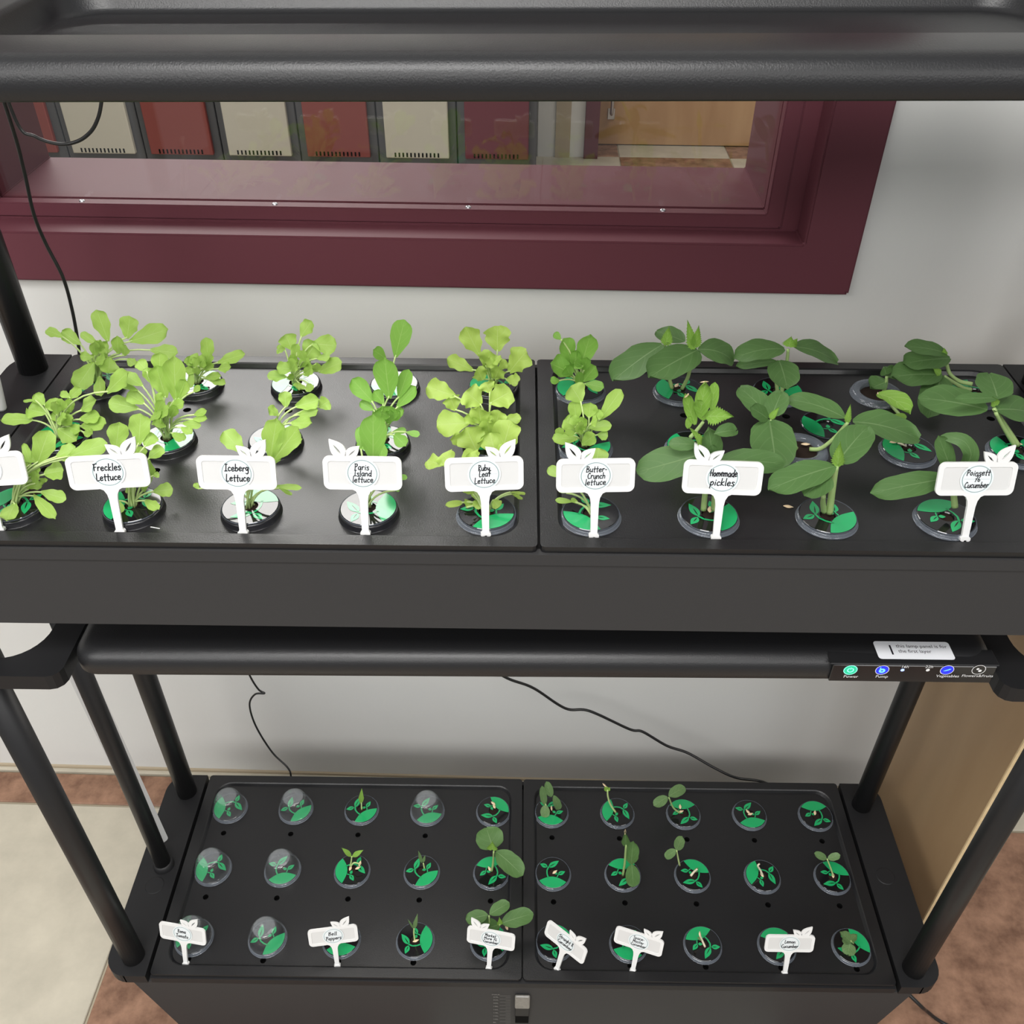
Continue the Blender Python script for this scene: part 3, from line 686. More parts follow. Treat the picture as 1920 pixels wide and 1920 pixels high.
def seed_at(t, root, o, x, y, ang, d=0, tilt=0, z=None):
    P = at_floor(*cv(o, x, y), root.y+d, root.z) if z is None else atZ(*cv(o, x, y), z)
    return obj('seed_coat', SEED, t, P-origin_of(t), (tilt, 0, math.radians(ang)))
c1 = (0, 540, 3.6923); c2 = (480, 560, 3.5556); c3 = (1000, 560, 3.84); c4 = (1440, 560, 3.84)
l3 = (200, 1430, 3.919); l4 = (580, 1430, 3.919); l5 = (960, 1430, 3.919); l6 = (1340, 1430, 3.31)
GL = 'lettuce seedlings in the upper left tray'; GC = 'cucumber seedlings in the upper right tray'
def pl_lettuce(row, c, pl, label, ang, o, leaves, style='black', m='lettuce', shape='spat', wave=.09, spread=.016, group=GL):
    t, root = pod(1, pl, row, c, 'potted_lettuce', label, 'lettuce', group, ang, style); lettuce(t, root, o, leaves, m, shape, wave, spread); return t, root
pl_lettuce(2, 0, 0, 'bushy pale lettuce at the back left corner of the upper tray', 200, c1, [
 (750,370,668,150,110),(880,350,900,195,125),(900,370,1165,285,130),(560,390,430,300,90),(440,340,320,292,62),(690,400,560,310,55),(1040,430,1232,450,90),
 (745,450,680,385,95),(820,460,810,330,80),(860,470,872,392,65),(880,490,932,532,60),(640,480,553,470,62),(650,515,530,690,140),(760,480,750,590,125),(690,610,700,750,78)])
pl_lettuce(2, 1, 0, 'small lettuce, second from left in the back row of the upper tray', 80, c1, [
 (1440,520,1428,342,88),(1350,560,1345,478,70),(1380,530,1315,470,75),(1340,540,1285,485,65),(1500,520,1697,455,78),(1510,560,1600,545,70),(1415,560,1400,495,52),(1420,620,1532,605,52),(1450,640,1562,662,50),(1325,560,1320,690,46),(1370,600,1360,540,50)])
pl_lettuce(1, 0, 0, 'low spreading lettuce at the left edge of the upper tray, in the middle row', 120, c1, [
 (740,725,892,580,112,{'d':-.01}),(470,770,560,690,66),(490,760,420,725,50),(310,810,242,735,78),(250,775,163,785,22),(400,860,345,768,105),(320,870,195,840,112),(490,860,478,760,66,{'c':.3}),(560,850,668,775,90),
 (230,915,12,915,76,{'s':'oval'}),(550,910,692,890,80),(560,960,735,940,92),(480,960,558,990,72),(400,975,530,1060,120),(580,1000,642,1012,58)])
pl_lettuce(1, 1, 0, 'densest upright lettuce tuft, second from left in the middle row', 330, c1, [
 (1105,590,1105,445,112),(1020,580,955,505,82),(1050,660,1025,550,92),(1150,760,1080,535,132),(1220,780,1205,470,150),(1235,770,1285,630,92),(990,680,860,598,82),(960,712,828,665,42),
 (1000,800,880,728,96),(960,835,752,788,112),(1130,790,1078,738,62),(1180,830,1277,788,66),(1340,720,1388,676,40),(1340,880,1432,848,50),(1330,910,1437,906,46),(1260,935,1392,950,60),(1040,915,1132,850,52),(1050,945,1122,900,46),
 (1250,965,1332,1010,52),(1190,1005,1277,1055,64),(1100,900,1180,830,56),(1150,960,1060,930,50)], wave=.07)
pl_lettuce(0, 0, 0, 'lettuce cut by the left picture edge, front row of the upper tray', 160, c1, [
 (215,1230,165,1075,52),(265,1210,178,1150,76),(260,1215,342,985,158),(390,1170,525,1100,85),(470,1170,745,1075,118),(430,1190,675,1140,105),(200,1350,75,1178,155),(180,1330,140,1230,90),
 (305,1290,440,1265,118),(275,1320,312,1345,52),(105,1490,45,1615,104),(230,1430,385,1600,84),(280,1410,458,1462,86)], spread=.02)
pl_lettuce(0, 1, 0, 'lettuce right behind the marker reading Freckles Lettuce', 190, c1, [
 (800,1120,825,928,138),(960,1085,975,868,142),(1005,1095,1060,1005,110),(960,1210,975,1095,96),(1030,1180,1132,1108,82),(995,1410,1040,1190,100),(1060,1410,1197,1392,92),(1000,1470,1102,1535,68),(815,1470,835,1560,66),(1060,1300,1105,1290,40)])
pl_lettuce(2, 2, 0, 'bushy lettuce in the middle of the back row of the upper left tray', 190, c2, [
 (300,255,372,148,88),(240,340,195,238,112),(195,340,145,340,62),(370,300,535,315,125),(330,400,405,288,132),(255,410,275,300,62),(400,400,495,388,48),(420,490,573,425,96),(250,470,138,458,80),(205,525,75,515,66),(240,545,222,500,46),
 (320,505,386,458,74),(400,485,405,425,62),(285,560,285,612,74),(350,565,362,620,58)])
pl_lettuce(1, 2, 0, 'leggy lettuce with few leaves, third from left in the upper middle row', 20, c2, [
 (200,725,190,618,84),(420,725,487,680,96),(265,720,425,675,96,{'c':.3}),(280,775,415,745,62),(150,775,78,728,62),(230,830,375,830,78),(255,930,300,965,52)])
pl_lettuce(0, 2, 0, 'lettuce right behind the marker reading Iceberg Lettuce', 75, c2, [
 (-78,1030,-214,885,118,{'d':.01}),(95,1065,140,795,146),(110,1085,285,855,132),(30,1105,168,1062,48),(110,1250,305,1262,38),(150,1262,238,1308,26),(-380,1270,-412,1230,34)])
pl_lettuce(2, 3, 0, 'young romaine with a single tall leaf, back row of the upper tray', 250, c2, [
 (930,390,992,140,132,{'c':.05}),(865,400,780,340,78)], m='paris', shape='spat', wave=.02)
pl_lettuce(1, 3, 0, 'upright romaine with long narrow leaves in the middle row of the upper tray', 210, c2, [
 (780,690,640,535,112),(790,745,695,690,64),(850,705,785,615,74),(950,665,1018,470,88),(940,725,1068,585,84),(890,665,858,392,152,{'b':.03}),(870,860,835,715,150),(910,890,1002,878,42),(1000,890,1092,908,42),(920,905,1000,985,84),(835,950,838,1062,72),(720,985,688,1002,60)], m='paris', wave=.025)
pl_lettuce(0, 3, 0, 'romaine with one broad pale-ribbed leaf behind the marker reading Paris Island lettuce', 5, c2, [
 (700,1010,688,855,54),(780,1095,780,770,168,{'b':.02,'c':.08}),(810,1105,878,1062,46),(640,1095,555,1068,60),(930,1195,1008,1190,36),(925,1280,955,1272,30)], m='paris', wave=.025)
pl_lettuce(2, 4, 0, 'frilly yellow-green lettuce at the back right corner of the upper left tray', 150, c2, [
 (1490,375,1395,188,125),(1610,350,1610,182,155),(1450,480,1275,398,84),(1690,490,1805,350,140),(1530,450,1565,350,122),(1510,545,1475,465,92),(1590,535,1625,458,96),(1670,540,1758,545,72),(1560,590,1560,538,74)], m='ruby', shape='frill', wave=.16)
pl_lettuce(1, 4, 0, 'large frilly yellow-green lettuce right in the middle row of the upper left tray', 60, c2, [
 (1330,650,1140,585,124),(1330,745,1290,650,104),(1560,625,1530,555,94),(1500,705,1395,618,155),(1560,695,1702,615,155),(1600,835,1625,748,104),(1640,805,1768,798,62),(1420,830,1205,842,155,{'wv':.08}),(1500,835,1488,718,114),(1560,905,1540,808,104),
 (1355,985,1330,895,84),(1470,1015,1400,858,175),(1600,1055,1560,895,134),(1640,1045,1700,815,165),(1520,985,1500,925,62)], m='ruby', shape='frill', wave=.13)
pl_lettuce(0, 4, 0, 'frilly lettuce behind the marker reading Ruby Leaf Lettuce', 300, c2, [
 (1245,1110,1142,1080,94),(1310,1110,1240,1035,122),(1505,1085,1370,1060,118),(1470,1085,1430,1028,90),(1380,1358,1262,1378,42,{'s':'oval','wv':0}),(1405,1395,1425,1345,60),(1690,1290,1795,1302,20),(1700,1300,1775,1335,22),(1500,1340,1460,1395,62),(1580,1340,1620,1390,66)], style='milky', m='ruby', shape='frill', wave=.12)
GB = 'lettuce seedlings in the upper right tray'
pl_lettuce(2, 0, 1, 'lettuce with two tall leaves, back left corner of the upper right tray', 170, c3, [
 (200,295,148,248,50),(270,455,215,285,114),(340,490,412,255,134),(295,505,310,368,72),(280,545,122,465,145,{'c':.25}),(270,565,232,480,94),(360,595,452,485,104),(190,590,122,590,54),(370,612,508,642,74),(340,650,320,525,62)], style='milky', m='paris', group=GB, wave=.04)
pl_lettuce(1, 0, 1, 'compact lettuce at the left end of the upper right middle row', 320, c3, [
 (345,745,270,628,150),(480,875,635,655,104),(310,885,288,730,94),(400,855,412,748,114),(300,925,218,875,114),(450,875,482,798,74),(390,932,564,915,74),(340,985,340,900,68),(460,980,537,992,68),(190,995,188,925,62),(320,1012,135,1005,84),(350,1050,445,980,94),(300,972,222,965,48)], style='milky', group=GB, wave=.06)
pl_lettuce(0, 0, 1, 'sparse lettuce behind the marker reading Butter-Crunch lettuce', 235, c3, [
 (450,1215,470,1075,145),(195,1285,108,1215,74),(290,1462,158,1450,40),(330,1480,270,1440,30),(240,1400,180,1385,20)], style='milky', group=GB, wave=.03)
def pl_cuke(row, c, label, ang, style='milky'):
    return pod(1, 1, row, c, 'potted_cucumber', label, 'cucumber', GC, ang, style)
t, r = pl_cuke(2, 1, 'cucumber with big overlapping leaves and two buds, left of the back row', 185)
seedling(t, r, c3, [(1000,645),(975,560),(955,420),(945,335)], [(1090,310,885,235,112,'oval',.0),(930,330,570,595,195,'oval',-.02),(955,335,978,195,78,'serr',None)], d=.004)
seedling(t, r, c3, [(1070,650),(1115,560),(1140,440),(1160,370)], [(1185,365,1442,455,150,'oval',-.012,{'b':.3}),(1185,370,828,570,215,'round',-.008),(1150,365,1108,150,70,'serr',None),(1165,350,1192,188,72,'serr',None,{'td':-.008})], d=-.004)
seed_at(t, r, c3, 1032, 628, 60)
t, r = pl_cuke(2, 2, 'cucumber in the middle of the upper back row, leaves spread like wings', 330)
seedling(t, r, c4, [(95,690),(120,560),(138,440),(145,365)], [(120,365,-245,430,140,'oval',-.004,{'b':.2}),(180,345,497,465,108,'oval',-.02,{'b':.18}),(150,345,170,268,92,'serr',None),(175,345,215,285,52,'serr',None)], d=0)
seedling(t, r, c4, [(70,690),(60,560),(75,450)], [(80,445,140,655,200,'round',-.012),(60,450,-230,490,70,'oval',-.006)], d=-.006)
t, r = pl_cuke(2, 3, 'open milky cup without a lid, with two curled cucumber seedlings', 0, 'open')
seedling(t, r, c4, [(830,680),(850,620),(855,560)], [(850,600,735,650,110,'oval',-.006,{'c':.3}),(855,570,942,535,110,'oval',.0,{'c':.25}),(850,545,835,485,84,'round',None,{'c':.3})], m='cuke', d=0)
seedling(t, r, c4, [(840,700),(900,780),(960,850)], [(790,690,1025,835,112,'oval',.004,{'b':.25,'c':.25}),(900,840,985,880,70,'oval',-.004)], m='bud', d=-.03)
seed_at(t, r, c4, 790, 692, 80, d=-.02, tilt=.8)
t, r = pl_cuke(2, 4, 'cucumber at the upper back right corner, stems leaning far left', 150)
seedling(t, r, c4, [(1470,615),(1380,595),(1310,540),(1282,455)], [(1290,395,982,345,96,'oval',.004),(1312,430,970,470,140,'oval',-.004),(1270,410,1268,350,46,'serr',None)], d=.01, r=.0023)
seedling(t, r, c4, [(1460,655),(1400,640),(1330,600),(1270,560)], [(1255,550,885,565,165,'oval',-.002),(1250,560,1150,860,215,'round',-.02),(1240,545,1180,498,50,'serr',None)], d=-.006, r=.0023)
t, r = pl_cuke(1, 1, 'curled cucumber seedling still carrying two pale seed coats', 180)
seedling(t, r, c3, [(1130,1000),(1175,950),(1225,885)], [(1285,800,1308,600,74,'oval',None,{'td':.006}),(1235,870,1165,720,84,'oval',None,{'c':.3}),(1195,850,1240,590,104,'oval',None,{'c':.35,'b':.1}),(1165,905,1092,680,80,'oval',None,{'c':.3,'b':-.12}),(1110,935,1130,845,46,'oval',None),(1250,845,1446,852,125,'serr',None,{'td':-.012})], d=0, m='bud')
seed_at(t, r, c3, 1232, 606, 10, tilt=-.6); seed_at(t, r, c3, 1108, 702, 60, tilt=-.6)
t, r = pl_cuke(1, 2, 'open milky cup with a seed, rooting two broad-leaved cucumber plants', 0, 'open')
seedling(t, r, c4, [(205,1080),(120,1010),(50,930),(15,870)], [(20,860,-205,640,150,'round',.008),(25,850,100,670,150,'round',.012),(0,865,-130,780,100,'oval',None,{'td':-.012}),(10,870,60,1240,300,'round',-.02),(15,865,85,778,46,'serr',None)], d=.0, r=.0023)
seedling(t, r, c4, [(300,1085),(380,1078),(480,1000),(575,890)], [(555,860,125,728,125,'oval',-.002,{'b':.16}),(610,885,1088,1015,180,'oval',-.014,{'b':.14}),(570,895,596,755,46,'serr',None)], d=-.012, r=.0022)
seed_at(t, r, c4, 270, 1052, 0, z=r.z+.002)
t, r = pl_cuke(1, 3, 'lidded pod with a pale seed and root, right of the open cup', 190)
seed_at(t, r, c4, 905, 1036, 10, z=r.z+.001)
V, F = tube_vf(spline([atZ(*cv(c4, 935, 1040), r.z+.001), atZ(*cv(c4, 965, 1048), r.z+.003), atZ(*cv(c4, 995, 1062), r.z+.0005)], 5), .0009, 6); world_obj('root', V, F, 'root', t, True)
t, r = pl_cuke(1, 4, 'cucumber at the right picture edge with a fan of wide leaves on leaning stems', 175)
seedling(t, r, c4, [(1800,1055),(1740,960),(1680,870),(1625,790)], [(1655,725,1590,540,225,'round',.006),(1660,715,1345,722,72,'oval',None,{'td':-.01}),(1580,800,1080,715,190,'oval',-.006),(1615,800,1930,830,170,'oval',-.01),(1640,770,1610,700,66,'serr',None)], d=.0, r=.0024)
seedling(t, r, c4, [(1780,1060),(1700,930),(1640,820)], [], d=-.004, r=.0024)
seed_at(t, r, c4, 1798, 1048, -20, z=r.z+.002)
t, r = pl_cuke(0, 1, 'cucumber right behind the marker reading Homemade pickles', 345)
seedling(t, r, c3, [(1225,1520),(1240,1380),(1270,1240),(1290,1160)], [(1250,1110,745,1250,225,'oval',None,{'td':.004,'b':.04}),(1330,1160,1805,1190,160,'oval',None,{'td':.012,'b':.1}),(1175,1050,972,1045,92,'oval',None),(1290,1170,1260,920,140,'oval',None,{'c':.3}),(1300,975,1456,955,92,'oval',None,{'c':.3,'b':.3,'bd':-.004}),(1225,1075,1115,925,62,'serr',None,{'td':-.01})], d=.004, r=.0026)
seedling(t, r, c3, [(1300,1520),(1305,1400),(1310,1240)], [(1300,1190,1290,1050,70,'oval',None)], d=.002, r=.0026)
seed_at(t, r, c3, 1270, 1522, 80, z=r.z+.0015)
t, r = pl_cuke(0, 2, 'cucumber in full view in the front row, three broad leaves and a bright bud', 320)
seedling(t, r, c4, [(442,1540),(455,1440),(472,1320),(490,1205)], [(490,1190,715,925,225,'round',.012),(485,1205,0,1378,190,'oval',-.01),(500,1205,522,1022,88,'serr',None,{'td':-.008})], d=-.004, r=.0033)
seedling(t, r, c4, [(405,1532),(396,1470),(400,1420)], [(440,1270,260,1420,180,'round',-.012)], d=-.012, r=.0026)
seed_at(t, r, c4, 422, 1530, 80, z=r.z+.001)
t, r = pl_cuke(0, 3, 'cucumber behind the marker reading Poinsett 76 Cucumber, two leaves joined in a ring', 110)
seedling(t, r, c4, [(1345,1500),(1335,1380),(1325,1245)], [(1325,1245,1225,985,120,'oval',None,{'b':.02}),(1300,1290,735,1400,165,'oval',None,{'b':.06,'td':-.004})], d=.008, r=.003)
# the second leaf of the ring: a bent blade
def bent_leaf(t, root, o, pts, w, m='cuke', d=-.006):
    C_ = spline([atY(*cv(o, x, y), root.y+d-.012*math.sin(math.pi*i/(len(pts)-1))) for i, (x, y) in enumerate(pts)], 5); V, F, UV = [], [], []; n = len(C_)-1; nW = 6
    for i, P in enumerate(C_):
        q = i/n; ax = (C_[min(i+1, n)]-C_[max(i-1, 0)]).normalized(); vw = (CAM-P).normalized(); wd = ax.cross(vw).normalized(); k = w/o[2]*((P-CAM).dot(CF))/FPX*prof('oval', q)/2
        for j in range(nW+1):
            u = j/nW*2-1; V.append(P+wd*u*k+vw*(.12*k*u*u)); UV.append((j/nW, q))
    for i in range(n):
        for j in range(nW): F.append([i*(nW+1)+j, i*(nW+1)+j+1, (i+1)*(nW+1)+j+1, (i+1)*(nW+1)+j])
    world_obj('cotyledon', V, F, m, t, True, UV)
bent_leaf(t, r, c4, [(1335,1235), (1430,1190), (1462,1110), (1400,1020), (1245,988)], 110, d=.012)
# ---- lower tier
GP = 'seed pods in the lower trays'
def lp(pl, row, c, label, ang, style='milky', name='seed_pod', cat='seed pod'): return pod(0, pl, row, c, name, label, cat, GP, ang, style)
dome_me = mesh('dome', *lathe_vf([(.0262, 0), (.0262, .0008), (.0238, .0014), (.0226, .010), (.0205, .019), (.0172, .0262), (.0150, .0282), (.0100, .0292), (.0050, .0292), (.0030, .0284), (.0001, .0282)], 36), ['clear', 'clear_top'], True, mi=[0]*(36*6)+[1]*(36*4))
rown = {2: 'back', 1: 'middle', 0: 'front'}
for row, c, ang in ((2, 0, 190), (2, 1, 320), (2, 3, 290), (1, 0, 195), (1, 1, 285), (0, 0, 170), (0, 1, 325)):
    lab = {(2, 0): 'at the back left corner of the lower tray', (2, 1): 'second from left in the lower back row', (2, 3): 'standing alone at the back', (1, 0): 'at the left end of the lower middle row',
           (1, 1): 'second from left in the lower middle row', (0, 0): 'partly behind the leftmost lower marker', (0, 1): 'in the front row between two white markers'}[(row, c)]
    t, r = lp(0, row, c, 'lidded pod under the dome '+lab, ang)
    x, y = cup_xy(0, 0, row, c); d = obj('clear_dome', dome_me, None, (x, y, r.z+.0003), (0, 0, random.uniform(0, 6))); tag(d, 'clear plastic dome '+lab, 'dome', 'clear domes on seed pods')
def sprout(t, r, o, stem, leaves, rr=.0012, m='sprout', d=0, smat='stem'): seedling(t, r, o, stem, leaves, d, m, rr, smat)
t, r = lp(0, 2, 2, 'pod with one narrow green shoot, back row of the lower left tray', 310)
sprout(t, r, l4, [(385,345),(382,290)], [(380,300,385,188,36,'lance',None)], m='bud')
t, r = lp(0, 2, 4, 'pod with a bare pale seed at the back right corner of the lower left tray', 50)
seed_at(t, r, l4, 1358, 322, 110, z=r.z+.002); seed_at(t, r, l4, 1350, 300, 140, z=r.z+.004)
t, r = lp(0, 1, 2, 'pod with two curved pepper leaves, middle row of the lower left tray', 190)
sprout(t, r, l4, [(300,760),(308,725),(312,690)], [(308,690,236,625,36,'lance',None),(316,690,398,642,38,'lance',None)], m='bud')
sprout(t, r, l4, [(305,760),(330,735),(375,745)], [], smat='stem'); seed_at(t, r, l4, 358, 775, 30, z=r.z+.002); seed_at(t, r, l4, 372, 742, 80, z=r.z+.006); seed_at(t, r, l4, 303, 775, 80, z=r.z+.001)
t, r = lp(0, 1, 3, 'pod with a thin forked shoot, middle row of the lower left tray', 310)
sprout(t, r, l4, [(845,775),(838,740)], [(825,735,800,645,24,'lance',None),(835,735,852,678,20,'lance',None)])
t, r = lp(0, 1, 4, 'cucumber seedling with two broad leaves near the tray seam, middle row', 105, name='potted_cucumber', cat='cucumber')
seedling(t, r, l4, [(1340,795),(1350,740),(1355,650)], [(1352,640,1300,478,185,'round',.004),(1372,652,1568,830,140,'oval',-.008),(1345,640,1345,572,70,'serr',None)], d=0, r=.0018)
seed_at(t, r, l4, 1325, 782, 120, z=r.z+.001)
t, r = lp(0, 0, 2, 'pod with a short pointed shoot behind the marker reading Bell Peppers', 280)
sprout(t, r, l4, [(235,1270),(232,1235)], [(232,1240,230,1162,32,'lance',None),(228,1240,200,1215,18,'lance',None)], m='bud')
t, r = lp(0, 0, 3, 'pod with a dark leggy shoot between two markers in the front row', 5)
sprout(t, r, l4, [(775,1310),(768,1250),(770,1215)], [(770,1220,796,1108,30,'lance',None),(765,1220,722,1150,14,'lance',None)]); seed_at(t, r, l4, 783, 1310, 20, z=r.z+.001)
t, r = lp(0, 0, 4, 'cucumber with four broad leaves in the front row of the lower tray', 20, name='potted_cucumber', cat='cucumber')
seedling(t, r, l4, [(1335,1330),(1330,1240),(1320,1125)], [(1312,1120,1150,1155,98,'oval',-.004),(1325,1115,1470,1030,92,'oval',.004)], d=.006, r=.0016)
seedling(t, r, l4, [(1355,1325),(1375,1260),(1400,1185)], [(1395,1190,1182,1255,130,'round',None,{'td':.004,'b':.04}),(1412,1180,1645,1108,125,'oval',.0),(1400,1190,1395,1130,40,'serr',None)], d=-.002, r=.0018)
t, r = lp(1, 2, 0, 'pod with four drooping dark seed leaves, back left of the lower right tray', 265)
sprout(t, r, l5, [(262,350),(245,300)], [(240,310,220,170,48,'oval',None),(290,250,250,138,54,'oval',None,{'td':.006}),(305,240,348,342,52,'oval',None),(240,312,245,402,64,'oval',None)], d=0); seed_at(t, r, l5, 288, 335, 90, d=-.006, tilt=.8)
t, r = lp(1, 2, 1, 'pod with a bare curved stem topped by a seed coat, back row', 170)
seedling(t, r, l5, [(762,365),(725,310),(705,250),(702,200)], [(700,210,680,165,34,'lance',None),(705,208,720,180,24,'lance',None)], d=0, m='bud', r=.0016, smat='stem'); seed_at(t, r, l5, 678, 168, 130, tilt=.5)
t, r = lp(1, 2, 2, 'pod with a leaning two-leaved seedling, back row of the lower right tray', 95)
seedling(t, r, l5, [(1235,370),(1185,330),(1152,255)], [(1152,248,1270,180,80,'oval',.0),(1142,252,1042,318,72,'oval',-.004)], d=0, m='sprout', r=.0016); seed_at(t, r, l5, 1235, 325, 85, z=r.z+.004); seed_at(t, r, l5, 1242, 360, 20, z=r.z+.001)
t, r = lp(1, 2, 3, 'germinating pod, fourth in the back row of the lower right tray', 280); seed_at(t, r, l6, 205, 305, 120, z=r.z+.002); seed_at(t, r, l6, 222, 320, 20, z=r.z+.001)
t, r = lp(1, 2, 4, 'pod with an upright seed at the lower right back corner', 95); seed_at(t, r, l6, 622, 312, 75, z=r.z+.004)
t, r = lp(1, 1, 0, 'pod with one seed, left end of the lower right middle row', 270); seed_at(t, r, l5, 315, 805, 40, z=r.z+.002)
t, r = lp(1, 1, 1, 'pod with a tall stem, a seed coat on top and two hanging leaves', 95)
seedling(t, r, l5, [(815,828),(828,740),(838,600)], [(838,610,830,490,60,'lance',None,{'c':.4}),(875,745,892,575,94,'oval',None,{'td':.008}),(880,745,892,910,96,'oval',None)], d=-.004, m='cuke', r=.0019); seed_at(t, r, l5, 828, 510, 80, d=-.004, tilt=.9)
t, r = lp(1, 1, 2, 'pod with a seedling hanging over its rim, middle row of the lower right tray', 65)
seedling(t, r, l5, [(1232,755),(1220,700),(1210,645)], [(1210,640,1252,540,72,'oval',None),(1207,642,1127,695,62,'oval',None)], d=-.01, m='sprout', r=.0013, smat='stem')
sprout(t, r, l5, [(1315,830),(1335,805),(1362,780)], [(1340,805,1370,770,28,'lance',None)], rr=.0018, smat='root')
t, r = lp(1, 1, 3, 'pod with a pale curled sprout in the lower right tray', 165); sprout(t, r, l6, [(300,705),(285,670),(268,640),(278,628)], [], rr=.0016, smat='root'); seed_at(t, r, l6, 292, 695, 110, z=r.z+.002)
t, r = lp(1, 1, 4, 'pod with a pale root and two small leaves, right end of the middle row', 62)
seedling(t, r, l6, [(738,710),(722,660),(698,598)], [(694,596,617,562,42,'oval',None),(702,596,780,574,46,'oval',None)], d=0, m='sprout', r=.0013, smat='stem'); seed_at(t, r, l6, 734, 700, 80, z=r.z+.002)
t, r = lp(1, 0, 0, 'pod half hidden by the strongly tilted marker in the front row', 40)
t, r = lp(1, 0, 1, 'pod half hidden by the marker reading Spacemaster Cucumber', 262)
t, r = lp(1, 0, 2, 'pod with a seed-capped sprout in the front row of the lower right tray', 115); sprout(t, r, l5, [(1418,1352),(1395,1300),(1380,1265)], [(1400,1300,1360,1285,26,'lance',None)], rr=.0016, smat='root'); seed_at(t, r, l5, 1378, 1262, 85, tilt=.6)
t, r = lp(1, 0, 3, 'pod half hidden by the marker reading Lemon Cucumber', 100)
t, r = lp(1, 0, 4, 'pod with crumpled seed leaves at the lower front right corner', 35)
seedling(t, r, l6, [(860,1120),(845,1105)], [(845,1110,775,1048,56,'oval',None,{'c':.3}),(850,1100,885,1065,46,'oval',None,{'c':.3}),(840,1118,828,1190,82,'round',None,{'c':.15}),(840,1110,790,1105,40,'oval',None)], d=-.004, m='sprout', r=.0016)
# ------------------------------------------------------------------ plant markers with handwriting
G = {  # single-stroke letters: x-height .55, cap height 1, descender -.4
'a': (.5, [[(.42,.5),(.2,.55),(.05,.3),(.15,.02),(.35,.1),(.43,.5),(.42,.1),(.5,0)]]), 'b': (.45, [[(.05,1),(.06,0)],[(.06,.3),(.25,.5),(.4,.3),(.3,.02),(.06,.05)]]),
'c': (.42, [[(.38,.45),(.2,.55),(.05,.28),(.18,.02),(.4,.1)]]), 'd': (.5, [[(.42,.45),(.2,.52),(.05,.25),(.2,.02),(.42,.2)],[(.43,1),(.42,.05),(.52,0)]]),
'e': (.44, [[(.06,.28),(.36,.34),(.3,.54),(.12,.5),(.04,.25),(.18,.02),(.42,.12)]]), 'f': (.4, [[(.4,.95),(.25,1),(.2,.8),(.2,-.05)],[(.05,.5),(.38,.5)]]),
'g': (.45, [[(.38,.5),(.15,.52),(.06,.25),(.22,.08),(.38,.4)],[(.38,.5),(.4,-.2),(.25,-.4),(.08,-.3)]]), 'h': (.46, [[(.06,1),(.06,0)],[(.06,.35),(.25,.52),(.38,.4),(.4,0)]]),
'i': (.2, [[(.1,.5),(.1,0)],[(.1,.72),(.12,.76)]]), 'k': (.42, [[(.06,1),(.06,0)],[(.36,.55),(.08,.28),(.4,0)]]), 'l': (.2, [[(.1,1),(.1,.05),(.16,0)]]),
'm': (.7, [[(.05,.5),(.06,0)],[(.06,.35),(.22,.52),(.32,.4),(.33,0)],[(.33,.35),(.48,.52),(.6,.4),(.62,0)]]), 'n': (.46, [[(.05,.52),(.06,0)],[(.06,.35),(.25,.54),(.38,.4),(.4,0)]]),
'o': (.44, [[(.22,.54),(.05,.28),(.2,.01),(.4,.25),(.22,.54)]]), 'p': (.45, [[(.06,.5),(.07,-.4)],[(.07,.35),(.25,.54),(.4,.3),(.25,.02),(.08,.12)]]),
'r': (.36, [[(.06,.52),(.08,0)],[(.08,.3),(.2,.52),(.36,.46)]]), 's': (.38, [[(.35,.5),(.15,.55),(.08,.4),(.32,.2),(.25,.0),(.04,.05)]]), 't': (.36, [[(.18,.9),(.18,.05),(.28,0)],[(.02,.52),(.36,.54)]]),
'u': (.46, [[(.06,.52),(.08,.1),(.2,0),(.38,.2),(.4,.52),(.4,.05),(.48,0)]]), 'y': (.44, [[(.06,.52),(.1,.2),(.25,.12),(.38,.52)],[(.38,.52),(.36,-.25),(.2,-.4)]]),
'B': (.5, [[(.08,.95),(.08,0)],[(.08,.95),(.35,.9),(.36,.65),(.1,.52),(.42,.4),(.4,.08),(.08,0)]]), 'C': (.5, [[(.46,.8),(.25,.95),(.05,.5),(.2,.05),(.5,.12)]]),
'F': (.48, [[(.0,.9),(.5,.98)],[(.12,.92),(.14,0)],[(.13,.5),(.4,.52)]]), 'H': (.52, [[(.08,.95),(.08,0)],[(.45,.95),(.45,0)],[(.02,.4),(.5,.5)]]), 'I': (.4, [[(.02,.95),(.38,.95)],[(.2,.95),(.2,.02)],[(.02,.0),(.4,.02)]]),
'L': (.46, [[(.1,1),(.12,.03),(.46,.05)]]), 'M': (.62, [[(.05,0),(.1,.95),(.3,.3),(.5,.95),(.56,0)]]), 'P': (.46, [[(.1,.95),(.12,0)],[(0,.95),(.35,.92),(.42,.7),(.3,.5),(.12,.48)]]),
'R': (.5, [[(.1,.95),(.12,0)],[(0,.98),(.38,.9),(.38,.65),(.12,.5),(.45,.0)]]), 'S': (.46, [[(.42,.9),(.2,.98),(.08,.75),(.38,.4),(.3,.02),(.04,.1)]]), 'T': (.48, [[(0,.95),(.48,.97)],[(.24,.95),(.24,0)]]),
'6': (.4, [[(.3,1),(.08,.45),(.1,.1),(.3,.05),(.34,.3),(.1,.38)]]), '7': (.42, [[(.02,.95),(.38,.95),(.16,0)],[(.1,.5),(.34,.52)]]), '8': (.4, [[(.2,.5),(.05,.75),(.2,.98),(.34,.75),(.2,.5),(.04,.22),(.2,0),(.36,.22),(.2,.5)]]),
'-': (.3, [[(.04,.4),(.26,.4)]]), ' ': (.25, [])}
